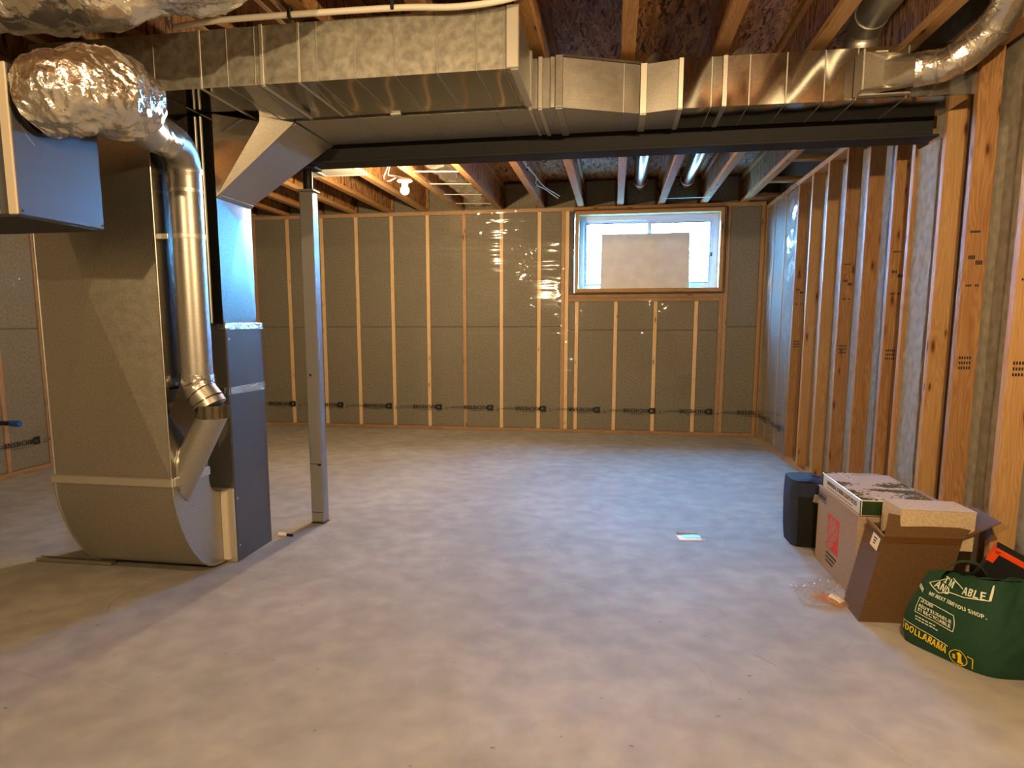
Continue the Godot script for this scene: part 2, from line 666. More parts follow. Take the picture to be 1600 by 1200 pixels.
func build_wall_back() -> void:
	var w := struct("wall_back", "insulated stud wall under clear plastic sheeting with the basement window", "wall")
	# concrete behind, with the window hole
	var st := new_st()
	for q in [[-4.9, -0.44, 0.0, 2.42], [1.09, 2.0, 0.0, 2.42], [-0.44, 1.09, 0.0, 1.49], [-0.44, 1.09, 2.335, 2.42]]:
		bx(st, Vector3((q[0] + q[1]) / 2, (q[2] + q[3]) / 2, -7.63), Vector3(q[1] - q[0], q[3] - q[2], 0.26))
	part("foundation", st, M.concrete, w)
	part("rim_board", lh(Vector3(-4.9, 2.42, -7.56), Vector3(2.0, 2.72, -7.50)), M.osb, w)
	var zc := BACK - 0.0445
	part("bottom_plate", lh(Vector3(LEFT, 0, BACK - 0.089), Vector3(RIGHT - 0.002, 0.038, BACK), 0.002), M.wood2, w)
	part("top_plate", lh(Vector3(LEFT, 2.333, BACK - 0.089), Vector3(-0.44, 2.371, BACK), 0.002), M.wood0, w)
	part("top_plate", lh(Vector3(1.09, 2.333, BACK - 0.089), Vector3(RIGHT - 0.002, 2.371, BACK), 0.002), M.wood0, w)
	part("top_plate", lh(Vector3(-0.44, 2.337, BACK - 0.089), Vector3(1.09, 2.372, BACK), 0.002), M.wood2, w)
	var xs := []
	for k in range(-2, 8):
		xs.append(-3.642 + 0.4064 * k)
	xs.append_array([-0.545, -0.504])
	for x in xs:
		part("stud", box(Vector3(x, 1.1855, zc), Vector3(0.038, 2.295, 0.089), 0.002), M.pale_wood if rng.randf() < 0.7 else M.wood0, w)
	for x in [1.069 + 0.001, 1.111, 1.446]:
		stud(w, Vector3(x + (0.0 if x < 1.4 else 0.001), 1.1855, zc), Vector3(0.038, 2.295, 0.089))
	for x in [-0.395, 0.013, 0.419, 0.829]:
		part("stud", box(Vector3(x, 0.719, zc), Vector3(0.038, 1.362, 0.089), 0.002), M.pale_wood, w)
	part("sill_plate", lh(Vector3(-0.484, 1.401, BACK - 0.089), Vector3(1.05, 1.439, BACK), 0.002), M.wood2, w)
	part("sill_plate", lh(Vector3(-0.484, 1.441, BACK - 0.089), Vector3(1.05, 1.479, BACK - 0.008), 0.002), M.wood2, w)
	# batts, two to a bay
	var all := xs.duplicate()
	all.append(-4.57)
	all.sort()
	for i in all.size() - 1:
		var a: float = all[i] + 0.019
		var b: float = all[i + 1] - 0.019
		if b - a < 0.03:
			continue
		part("insulation_batt", lh(Vector3(a, 0.04, BACK - 0.085), Vector3(b, 1.136, BACK - 0.007), 0.006), M.batt, w)
		part("insulation_batt", lh(Vector3(a, 1.141, BACK - 0.085), Vector3(b, 2.332, BACK - 0.008), 0.006), M.batt, w)
	var jacks := [-0.485, -0.395, 0.013, 0.419, 0.829, 1.05]
	for i in 5:
		var a: float = jacks[i] + (0.019 if i else 0.0)
		var b: float = jacks[i + 1] - (0.019 if i < 4 else 0.0)
		part("insulation_batt", lh(Vector3(a, 0.04, BACK - 0.085), Vector3(b, 1.10, BACK - 0.007), 0.006), M.batt, w)
		part("insulation_batt", lh(Vector3(a, 1.105, BACK - 0.085), Vector3(b, 1.40, BACK - 0.008), 0.006), M.batt, w)
	part("insulation_batt", lh(Vector3(1.13, 0.04, BACK - 0.085), Vector3(1.427, 1.136, BACK - 0.007), 0.006), M.batt, w)
	part("insulation_batt", lh(Vector3(1.13, 1.141, BACK - 0.085), Vector3(1.427, 2.332, BACK - 0.008), 0.006), M.batt, w)
	# batts in the joist ends above the plate
	var js := [-4.57]
	js.append_array(JOISTS)
	js.append(1.6)
	for i in js.size() - 1:
		var a: float = js[i] + (0.07 if i else 0.0)
		var b: float = js[i + 1] - 0.006
		var zf := -7.42 - 0.03 * rng.randf()
		part("rim_batt", lh(Vector3(a, 2.373, -7.495), Vector3(b, 2.655, zf), 0.03), M.batt, w)
	# the plastic sheet: drawn across between the studs, creased
	st = new_st()
	var x0 := LEFT + 0.012
	var x1 := RIGHT - 0.012
	grid(st, 560, 200, func(u: float, v: float): return film_point(lerpf(x0, x1, u), lerpf(0.006, 2.385, v)), false,
		func(c: Vector3): return c.x > -0.42 and c.x < 1.07 and c.y > 1.50)
	var sheet := part("vapour_barrier", st, M.film, w)
	for k in 11:
		film_print(sheet, Vector3(-0.713 + 0.58 * (k - 6), 0.258 + rng.randf_range(-0.004, 0.004), BACK + 0.0165), 0.0)

func film_point(x: float, y: float) -> Vector3:
	var d := 0.0055 + 0.004 * noise_c.get_noise_2d(x * 1.3, y * 1.1)
	# tight pulls running across high on the wall, left of the window
	var m1 := exp(-pow((x + 1.15) / 0.55, 2.0)) * smoothstep(1.25, 1.9, y)
	d += m1 * 0.0055 * noise_b.get_noise_2d(x * 0.30 + y * 0.25, y * 5.6)
	# slack creases here and there
	var m2 := smoothstep(0.16, 0.40, noise_a.get_noise_2d(x * 1.9 + 40.0, y * 1.9))
	d += m2 * 0.0035 * noise_b.get_noise_2d(x * 3.4 - y * 2.0, y * 3.8 + x)
	# bunched along the window's sides and along the roll's fold
	var m3 := exp(-pow((x + 0.46) / 0.10, 2.0)) + exp(-pow((x - 1.15) / 0.10, 2.0))
	d += m3 * 0.005 * noise_b.get_noise_2d(x * 3.0, y * 6.0)
	d += 0.002 * exp(-pow((y - 1.06) / 0.008, 2.0))
	return Vector3(x, y, BACK + clampf(d, 0.001, 0.015))

# the maker's line on the sheet, hung upside down
func film_print(parent: Node3D, at: Vector3, turn: float) -> void:
	var pr := Node3D.new()
	pr.name = numbered(parent, "print_line")
	parent.add_child(pr, true)
	pr.position = at
	pr.basis = Basis(Vector3.UP, turn) * Basis(Vector3.BACK, PI)
	var st := new_st()
	# logo: a block with a rounded side and a hole, like a heavy D
	var ring := []
	for i in 13:
		var a := -PI / 2 + PI * i / 12.0
		ring.append(Vector3(0.045 + 0.030 * cos(a), 0.030 * sin(a), 0))
	var hole := []
	for i in 13:
		var a := -PI / 2 + PI * i / 12.0
		hole.append(Vector3(0.042 + 0.012 * cos(a), 0.012 * sin(a), 0))
	ring.push_front(Vector3(0.0, -0.030, 0))
	ring.append(Vector3(0.0, 0.030, 0))
	hole.push_front(Vector3(0.026, -0.012, 0))
	hole.append(Vector3(0.026, 0.012, 0))
	for i in ring.size() - 1:
		poly(st, [ring[i], ring[i + 1], hole[i + 1], hole[i]], Vector3.BACK)
	poly(st, [ring[0], ring[-1], hole[-1], hole[0]], Vector3.BACK)
	for q in [[0.305, 0.50, 0.006, 0.010], [0.305, 0.47, -0.008, -0.005], [0.12, 0.26, 0.036, 0.039], [0.528, 0.535, -0.004, 0.016], [0.515, 0.550, 0.022, 0.027]]:
		poly(st, [Vector3(q[0], q[2], 0), Vector3(q[1], q[2], 0), Vector3(q[1], q[3], 0), Vector3(q[0], q[3], 0)], Vector3.BACK)
	var t := text_mesh("DUCHESNE", 0.040)
	var xf := Transform3D(Basis(), Vector3(0.192, 0.0, 0))
	stamp(st, t, xf)
	pr.queue_free()
	var m := part("print_line", st, M.ink, parent)
	m.transform = pr.transform

func build_wall_left() -> void:
	var w := struct("wall_left", "insulated stud wall under clear plastic beyond the furnace ducts", "wall")
	part("foundation", lh(Vector3(-4.9, 0, -7.9), Vector3(-4.69, 2.75, 2.9)), M.concrete, w)
	part("bottom_plate", lh(Vector3(LEFT - 0.089, 0, BACK), Vector3(LEFT, 0.038, 2.6), 0.002), M.wood2, w)
	part("top_plate", lh(Vector3(LEFT - 0.089, 2.333, BACK), Vector3(LEFT, 2.371, 2.6), 0.002), M.wood0, w)
	var zs := []
	for k in range(-2, 9):
		zs.append(-4.07 - 0.4064 * k)
	for z in zs:
		stud(w, Vector3(LEFT - 0.0445, 1.1855, z), Vector3(0.089, 2.295, 0.038))
	for i in zs.size() - 1:
		var a: float = zs[i + 1] + 0.019
		var b: float = zs[i] - 0.019
		part("insulation_batt", lh(Vector3(LEFT - 0.085, 0.04, a), Vector3(LEFT - 0.007, 1.136, b), 0.006), M.batt, w)
		part("insulation_batt", lh(Vector3(LEFT - 0.085, 1.141, a), Vector3(LEFT - 0.008, 2.332, b), 0.006), M.batt, w)
	var st := new_st()
	grid(st, 200, 120, func(u: float, v: float):
		var z := lerpf(BACK + 0.02, -3.3, u)
		var y := lerpf(0.006, 2.37, v)
		var d := 0.0055 + 0.004 * noise_c.get_noise_2d(z * 1.3 + 11.0, y * 1.1)
		var m2 := smoothstep(-0.05, 0.3, noise_a.get_noise_2d(z * 1.9 + 70.0, y * 1.9))
		m2 += exp(-pow((z + 4.75) / 0.12, 2.0)) * smoothstep(0.9, 1.2, y)
		d += m2 * 0.005 * noise_b.get_noise_2d(z * 3.0, y * 6.0)
		return Vector3(LEFT + clampf(d, 0.001, 0.016), y, z), true)
	var sheet := part("vapour_barrier", st, M.film, w)
	for k in 6:
		film_print(sheet, Vector3(LEFT + 0.0175, 0.25, -4.76 - 0.58 * (k - 1)), PI / 2)

const RSTUDS := [-7.352, -7.0, -6.58, -6.162, -5.763, -5.360, -4.959, -4.554, -4.147, -3.912, -3.578, -3.319, -2.903, -2.49, -2.09, -1.68, -1.27, -0.86, -0.45, 0.0, 0.41, 0.82, 1.22, 1.63, 2.03, 2.44]

func build_wall_right() -> void:
	var w := struct("wall_right", "open stud wall of bare lumber standing before the concrete foundation", "wall")
	var st := new_st()
	grid(st, 90, 40, func(u: float, v: float):
		var z := lerpf(-7.5, 2.6, u)
		var y := lerpf(0.0, 2.7, v)
		return Vector3(1.60 + 0.006 * noise_a.get_noise_2d(z * 3.0, y * 3.0), y, z), false, null, Vector2(10.0, 2.7))
	bx(st, Vector3(1.80, 1.375, -2.5), Vector3(0.38, 2.75, 10.8))
	part("foundation", st, M.concrete, w)
	# pilaster that carries the beam, its face rough from the forms
	st = new_st()
	grid(st, 14, 60, func(u: float, v: float):
		var z := lerpf(-3.885, -3.66, u)
		var y := lerpf(0.0, 2.03, v)
		return Vector3(1.484 + 0.006 * noise_a.get_noise_2d(z * 9.0, y * 9.0 + 5.0), y, z), false, null, Vector2(0.23, 2.0))
	bx(st, Vector3(1.55, 1.015, -3.7725), Vector3(0.118, 2.03, 0.225), 0.008)
	part("pilaster", st, M.concrete, w)
	part("bottom_plate", lh(Vector3(RIGHT, 0, BACK - 0.08), Vector3(RIGHT + 0.089, 0.038, -3.893), 0.002), M.wood1, w)
	part("bottom_plate", lh(Vector3(RIGHT, 0, -3.655), Vector3(RIGHT + 0.089, 0.038, 2.58), 0.002), M.wood1, w)
	part("top_plate", lh(Vector3(RIGHT, 2.298, BACK - 0.08), Vector3(RIGHT + 0.089, 2.336, -3.90), 0.002), M.wood0, w)
	part("top_plate", lh(Vector3(RIGHT, 2.298, -3.60), Vector3(RIGHT + 0.089, 2.336, 2.58), 0.002), M.wood0, w)
	var stamp := [3, 6, 8, 11, 12]
	for i in RSTUDS.size():
		var z: float = RSTUDS[i]
		var s := stud(w, Vector3(RIGHT + 0.0445, 1.168, z), Vector3(0.089, 2.258, 0.038))
		if i in stamp:
			grade_stamp(s, z)
	# last batts and their plastic, by the corner
	for i in 3:
		part("insulation_batt", lh(Vector3(RIGHT + 0.006, 0.04, RSTUDS[i] + 0.02), Vector3(RIGHT + 0.085, 2.296, RSTUDS[i + 1] - 0.02), 0.006), M.batt, w)
	st = new_st()
	grid(st, 110, 190, func(u: float, v: float):
		var y := lerpf(0.004, 2.33, v)
		var z1 := -6.14 + 0.03 * noise_a.get_noise_1d(y * 4.0) - 0.03 * v
		var z := lerpf(BACK + 0.015, z1, u)
		var d := 0.006 + 0.004 * noise_a.get_noise_2d(z * 1.4 + 30.0, y * 1.4)
		d += smoothstep(0.55, 0.95, u) * (0.004 + 0.014 * noise_b.get_noise_2d(z * 2.4, y * 3.6) * (0.35 + 0.65 * smoothstep(0.9, 1.4, y)))
		d += 0.004 * noise_b.get_noise_2d(z * 2.0 + 9.0, y * 0.3)
		return Vector3(RIGHT - clampf(d, 0.001, 0.03), y, z), false)
	var sheet := part("vapour_barrier", st, M.film, w)
	for k in 2:
		film_print(sheet, Vector3(RIGHT - 0.031, 0.262 - 0.004 * k, -6.22 - 0.58 * k), -PI / 2)

# faint mill stamps: short dashes of ink, too small in the photograph to read
func grade_stamp(s: MeshInstance3D, z: float) -> void:
	var st := new_st()
	var zf := z + 0.0196
	var x0 := RIGHT + 0.02
	for g in [[1.555, 0], [1.44, 1], [1.33, 0], [1.02, 2]]:
		var y: float = g[0]
		if g[1] == 0:
			for k in 5:
				bx(st, Vector3(x0 + 0.008 * k + (0.012 if k > 2 and y < 1.4 else 0.0), y, zf), Vector3(0.006, 0.009, 0.0006))
		elif g[1] == 1:
			for k in 4:
				bx(st, Vector3(x0 + 0.007 * k, y + 0.008, zf), Vector3(0.005, 0.016, 0.0006))
			for k in 4:
				bx(st, Vector3(x0 + 0.03 + 0.007 * k, y - 0.014, zf), Vector3(0.0055, 0.018, 0.0006))
		else:
			for r in 3:
				for k in 5:
					bx(st, Vector3(x0 + 0.010 * k, y - 0.022 * r, zf), Vector3(0.006, 0.012, 0.0006))
	part("mill_stamp", st, M.ink, s)

func build_ceiling() -> void:
	var c := struct("ceiling", "open ceiling of wooden joists under an oriented strand board subfloor", "ceiling")
	# subfloor sheets, long side across the joists
	var z := -7.9
	var row := 0
	while z < 2.9:
		var x := -4.95 - 1.22 * (row % 2)
		while x < 2.0:
			part("subfloor_panel", lh(Vector3(maxf(x, -4.95), 2.665, z), Vector3(minf(x + 2.437, 2.05), 2.70, z + 1.217)), M.osb, c)
			x += 2.44
		z += 1.22
		row += 1
	part("finish_floor", lh(Vector3(-4.95, 2.702, -7.9), Vector3(2.05, 2.76, 2.9)), M.osb, c)
	for x in JOISTS:
		var j := Node3D.new()
		j.name = numbered(c, "floor_joist")
		c.add_child(j, true)
		part("bottom_flange", lh(Vector3(x, JOIST, -7.49), Vector3(x + 0.062, JOIST + 0.038, 2.58), 0.003), wd(), j)
		part("top_flange", lh(Vector3(x, 2.626, -7.49), Vector3(x + 0.062, 2.664, 2.58), 0.003), wd(), j)
		part("web", lh(Vector3(x + 0.0255, JOIST + 0.038, -7.49), Vector3(x + 0.0365, 2.626, 2.58)), M.osb, j)
	# short flat blocks between the last joist and the right wall
	for zz in [-7.30, -7.215, -6.46, -5.66, -4.86, -4.06, -2.4, -1.6]:
		part("blocking", lh(Vector3(1.297, JOIST + 0.004, zz - 0.044), Vector3(1.66, JOIST + 0.042, zz + 0.044), 0.002), wd(), c)
	part("rim_board", lh(Vector3(1.62, 2.34, -7.5), Vector3(1.66, 2.66, 2.6)), M.osb, c)

# ---------------------------------------------------------------- window and outdoors
func build_window() -> void:
	var w := struct("window_1", "small white sliding basement window set high in the far wall", "window")
	var ox0 := -0.423
	var ox1 := 1.073
	var oy0 := 1.497
	var oy1 := 2.328
	var t := 0.038
	var za := -7.60
	var zb := BACK + 0.012
	part("jamb_board", lh(Vector3(ox0, oy0, za), Vector3(ox0 + t, oy1, zb), 0.002), M.wood0, w)
	part("jamb_board", lh(Vector3(ox1 - t, oy0, za), Vector3(ox1, oy1, zb), 0.002), M.wood0, w)
	part("jamb_board", lh(Vector3(ox0 + t, oy1 - t, za), Vector3(ox1 - t, oy1, zb), 0.002), M.wood0, w)
	part("jamb_board", lh(Vector3(ox0 + t, oy0, za), Vector3(ox1 - t, oy0 + t, zb), 0.002), M.wood0, w)
	# dark rolled edge of the plastic round the boards
	var st := new_st()
	for q in [[ox0 - 0.016, oy1 + 0.006, ox1 + 0.016, oy1 + 0.006], [ox0 - 0.014, oy0 - 0.01, ox0 - 0.014, oy1 + 0.006], [ox1 + 0.014, oy0 - 0.01, ox1 + 0.014, oy1 + 0.006], [ox0 - 0.014, oy0 - 0.01, ox1 + 0.014, oy0 - 0.01]]:
		st = new_st()
		var pts := []
		for i in 25:
			var f := i / 24.0
			pts.append(Vector3(lerpf(q[0], q[2], f) + 0.004 * noise_a.get_noise_1d(f * 9.0), lerpf(q[1], q[3], f) + 0.004 * noise_a.get_noise_1d(f * 9.0 + 50.0), BACK + 0.016))
		tube(st, pts, [0.007], 8)
		part("sealant", st, M.dark_wood, w)
	# vinyl frame
	var ix0 := ox0 + t
	var ix1 := ox1 - t
	var iy0 := oy0 + t
	var iy1 := oy1 - t
	st = new_st()
	var zf := -7.535
	var fw := 0.048
	for q in [[ix0, iy0, ix0 + fw, iy1], [ix1 - fw, iy0, ix1, iy1], [ix0 + fw, iy1 - fw, ix1 - fw, iy1], [ix0 + fw, iy0, ix1 - fw, iy0 + fw * 0.6]]:
		bx(st, Vector3((q[0] + q[2]) / 2, (q[1] + q[3]) / 2, zf - 0.03), Vector3(q[2] - q[0], q[3] - q[1], 0.09), 0.004)
	part("frame", st, M.vinyl, w)
	var mid := 0.335
	# fixed light on the left, sliding sash on the right
	var s := part("sash", new_sash(ix0 + fw, mid + 0.012, iy0 + fw * 0.6, iy1 - fw, -7.572, 0.022), M.vinyl, w)
	part("gasket", new_sash(ix0 + fw + 0.022, mid - 0.010, iy0 + fw * 0.6 + 0.022, iy1 - fw - 0.022, -7.563, 0.007), M.gasket, s)
	part("pane", lh(Vector3(ix0 + fw + 0.02, iy0 + 0.04, -7.578), Vector3(mid - 0.008, iy1 - fw - 0.02, -7.574)), M.glass, s)
	s = part("sash", new_sash(mid - 0.012, ix1 - fw, iy0 + fw * 0.6, iy1 - fw, -7.545, 0.030), M.vinyl, w)
	part("gasket", new_sash(mid + 0.018, ix1 - fw - 0.030, iy0 + fw * 0.6 + 0.03, iy1 - fw - 0.03, -7.536, 0.007), M.gasket, s)
	part("pane", lh(Vector3(mid + 0.016, iy0 + 0.05, -7.552), Vector3(ix1 - fw - 0.028, iy1 - fw - 0.028, -7.548)), M.glass, s)
	part("latch", lh(Vector3(ix1 - fw - 0.026, 1.86, -7.528), Vector3(ix1 - fw - 0.006, 1.90, -7.515), 0.003), M.gasket, s)
	# flat white board stood on the sill against the glass
	var b := thing("white_board", "flat white board standing on the window sill, leaning on the glass", "board", Vector3(0.298, 1.5365, -7.425))
	b.rotation.x = -0.125
	part("panel", box(Vector3(0, 0.285, -0.006), Vector3(0.895, 0.57, 0.012), 0.002), M.board, b)
	var ed := new_st()
	bx(ed, Vector3(0, 0.5705, -0.006), Vector3(0.897, 0.003, 0.014))
	bx(ed, Vector3(0.449, 0.285, -0.006), Vector3(0.003, 0.57, 0.014))
	bx(ed, Vector3(-0.449, 0.285, -0.006), Vector3(0.003, 0.57, 0.014))
	part("edge_band", ed, M.card_grey, b)

func new_sash(x0: float, x1: float, y0: float, y1: float, z: float, fw: float) -> SurfaceTool:
	var st := new_st()
	for q in [[x0, y0, x0 + fw, y1], [x1 - fw, y0, x1, y1], [x0 + fw, y1 - fw, x1 - fw, y1], [x0 + fw, y0, x1 - fw, y0 + fw]]:
		bx(st, Vector3((q[0] + q[2]) / 2, (q[1] + q[3]) / 2, z), Vector3(q[2] - q[0], q[3] - q[1], 0.024), 0.002)
	return st

func build_outside() -> void:
	var g := struct("ground", "snow-covered ground around the window well outside", "ground")
	var st := new_st()
	grid(st, 48, 8, func(u: float, v: float):
		var a: float = PI * u
		var r := lerpf(1.06, 16.0, v * v)
		return Vector3(0.325 + r * cos(a), 1.98 + 0.02 * noise_a.get_noise_2d(r * cos(a) * 2.0, r * sin(a) * 2.0), -7.76 - r * sin(a)), true)
	bx(st, Vector3(0.325, 1.28, -8.40), Vector3(2.5, 0.1, 1.5))
	part("snow", st, M.snow, g)
	var w := thing("window_well", "corrugated galvanized window well outside the basement window", "window well")
	st = new_st()
	grid(st, 60, 110, func(u: float, v: float):
		var a: float = PI * u
		var y := lerpf(1.3, 2.03, v)
		var r := 1.0 + 0.016 * sin(TAU * y / 0.066)
		return Vector3(0.325 + r * cos(a), y, -7.77 - r * sin(a)))
	part("corrugated_wall", st, M.white, w)

# ---------------------------------------------------------------- beam and post
func build_beam() -> void:
	var b := thing("steel_beam", "grey steel beam crossing the ceiling behind the metal ducts", "beam", Vector3.ZERO, "", "thing")
	part("bottom_flange", lh(Vector3(-4.56, 2.034, -3.80), Vector3(1.475, 2.046, -3.65), 0.002), M.beam, b)
	part("web", lh(Vector3(-4.56, 2.046, -3.729), Vector3(1.475, 2.322, -3.721)), M.beam, b)
	part("top_flange", lh(Vector3(-4.56, 2.322, -3.80), Vector3(1.475, 2.334, -3.65), 0.002), M.beam, b)
	part("nailer_plate", lh(Vector3(-4.56, 2.334, -3.795), Vector3(1.475, 2.374, -3.655), 0.002), M.wood2, b)
	var p := thing("support_post", "square grey steel post holding up the beam beside the furnace", "post", Vector3(-1.704, 0, -3.738), "", "thing")
	part("shaft", box(Vector3(0, 0.955, 0), Vector3(0.076, 1.89, 0.076), 0.004), M.post, p)
	part("base_plate", box(Vector3(0, 0.002, 0), Vector3(0.088, 0.004, 0.088), 0.001), M.dark_wood, p)
	part("cap_plate", box(Vector3(0, 1.906, 0), Vector3(0.098, 0.012, 0.098), 0.002), M.post, p)
	var st := new_st()
	lathe(st, Vector3(0, 1.912, 0), Vector3.UP, [Vector2(0, 0), Vector2(0.026, 0), Vector2(0.026, 0.105), Vector2(0, 0.105)], 16)
	part("jack_screw", st, M.black, p)
	part("bearing_plate", box(Vector3(0, 2.025, 0), Vector3(0.13, 0.014, 0.10), 0.002), M.beam, p)
	for q in [[0.002, 0.07, 0.068, 0.004], [0.002, 0.36, 0.068, 0.004], [0.022, 0.355, 0.022, 0.012], [-0.012, 0.88, 0.014, 0.014]]:
		part("scuff_mark", box(Vector3(q[0], q[1], 0.0385), Vector3(q[2], q[3], 0.0008)), M.print_dark, p)

# ---------------------------------------------------------------- sheet metal
# a vertical lap or drive cleat wrapped round the front and the underside of a duct
func cleat(parent: Node, x: float, wide: float, zf: float, zb: float, y0: float, y1: float, m: Material, called := "drive_cleat", lift := 0.006) -> void:
	var st := new_st()
	bx(st, Vector3(x, (y0 + y1) / 2, zf + lift / 2), Vector3(wide, y1 - y0 + lift, lift), 0.002)
	bx(st, Vector3(x, y0 - lift / 2, (zf + zb) / 2), Vector3(wide, lift, zf - zb), 0.002)
	part(called, st, m, parent)

# a sheet of duct, pillowed a little between its beads
func sheet(st: SurfaceTool, p00: Vector3, p10: Vector3, p01: Vector3, p11: Vector3, n: Vector3, beads: Array, amp: float, flip := false) -> void:
	var nu := 8 * (beads.size() - 1)
	grid(st, nu, 12, func(u: float, v: float):
		var i := mini(int(u * (beads.size() - 1)), beads.size() - 2)
		var f: float = u * (beads.size() - 1) - i
		var uu: float = lerpf(beads[i], beads[i + 1], f)
		var p := p00.lerp(p10, uu).lerp(p01.lerp(p11, uu), v)
		return p + n * (amp * sin(PI * f) * sin(PI * clampf(v, 0, 1))), flip)

func build_return_duct() -> void:
	var d := thing("return_air_duct", "wide galvanized return duct hung nearest the viewer, ending in a flanged cap", "duct")
	var x0 := -2.46
	var x1 := -0.385
	var y0 := 2.12
	var y1 := 2.34
	var zf := -2.70
	var zb := -3.15
	var beads := [0.0]
	for x in [-1.883, -1.68, -1.557, -1.405, -1.25, -1.175, -1.016, -0.856, -0.688, -0.534, -0.42]:
		beads.append((x - x0) / (x1 - x0))
	beads.append(1.0)
	var st := new_st()
	sheet(st, Vector3(x0, y0, zf), Vector3(x1, y0, zf), Vector3(x0, y1, zf), Vector3(x1, y1, zf), Vector3.BACK, beads, 0.0015)
	part("front_panel", st, M.scuffed, d)
	st = new_st()
	sheet(st, Vector3(x0, y0, zb), Vector3(x1, y0, zb), Vector3(x0, y0, zf), Vector3(x1, y0, zf), Vector3.DOWN, beads, 0.002)
	part("bottom_panel", st, M.bright, d)
	st = new_st()
	poly(st, [Vector3(x0, y1, zb), Vector3(x1, y1, zb), Vector3(x1, y1, zf), Vector3(x0, y1, zf)], Vector3.UP)
	poly(st, [Vector3(x0, y0, zb), Vector3(x1, y0, zb), Vector3(x1, y1, zb), Vector3(x0, y1, zb)], Vector3.FORWARD)
	part("top_and_back_panel", st, M.galv, d)
	st = new_st()
	poly(st, [Vector3(x0, y0, zb), Vector3(x0, y0, zf), Vector3(x0, y1, zf), Vector3(x0, y1, zb)], Vector3.LEFT)
	part("end_cap", st, M.galv, d)
	st = new_st()
	poly(st, [Vector3(x1, y0, zb), Vector3(x1, y0, zf), Vector3(x1, y1, zf), Vector3(x1, y1, zb)], Vector3.RIGHT)
	part("end_cap", st, M.galv, d)
	# rolled flange round the capped end
	st = new_st()
	bx(st, Vector3(x1 - 0.012, (y0 + y1) / 2, zf + 0.005), Vector3(0.05, y1 - y0 + 0.004, 0.010), 0.004)
	bx(st, Vector3(x1 + 0.004, (y0 + y1) / 2, zf - 0.008), Vector3(0.012, y1 - y0 + 0.004, 0.030), 0.005)
	bx(st, Vector3(x1 + 0.004, (y0 + y1) / 2, zb + 0.008), Vector3(0.012, y1 - y0 + 0.004, 0.020), 0.004)
	bx(st, Vector3(x1 - 0.005, y0 - 0.003, (zf + zb) / 2), Vector3(0.03, 0.006, zf - zb), 0.002)
	part("end_flange", st, M.cleat, d)
	for q in [[-1.675, 0.012], [-1.405, 0.016], [-1.25, 0.012]]:
		cleat(d, q[0], q[1], zf, zb, y0, y1, M.cleat, "drive_cleat", 0.008 if q[1] > 0.013 else 0.004)
	for x in [-1.883, -1.557, -1.437, -1.175, -1.016, -0.856, -0.688, -0.534, -0.43]:
		st = new_st()
		bx(st, Vector3(x, (y0 + y1) / 2, zf + 0.001), Vector3(0.006, y1 - y0, 0.004), 0.001)
		bx(st, Vector3(x, y0 - 0.001, (zf + zb) / 2), Vector3(0.005, 0.003, zf - zb), 0.001)
		part("stiffening_bead", st, M.galv, d)
	st = new_st()
	bx(st, Vector3(-1.0, y0 - 0.004, -3.155), Vector3(0.05, 0.012, 0.02), 0.003)
	part("hanger_clip", st, M.cleat, d)

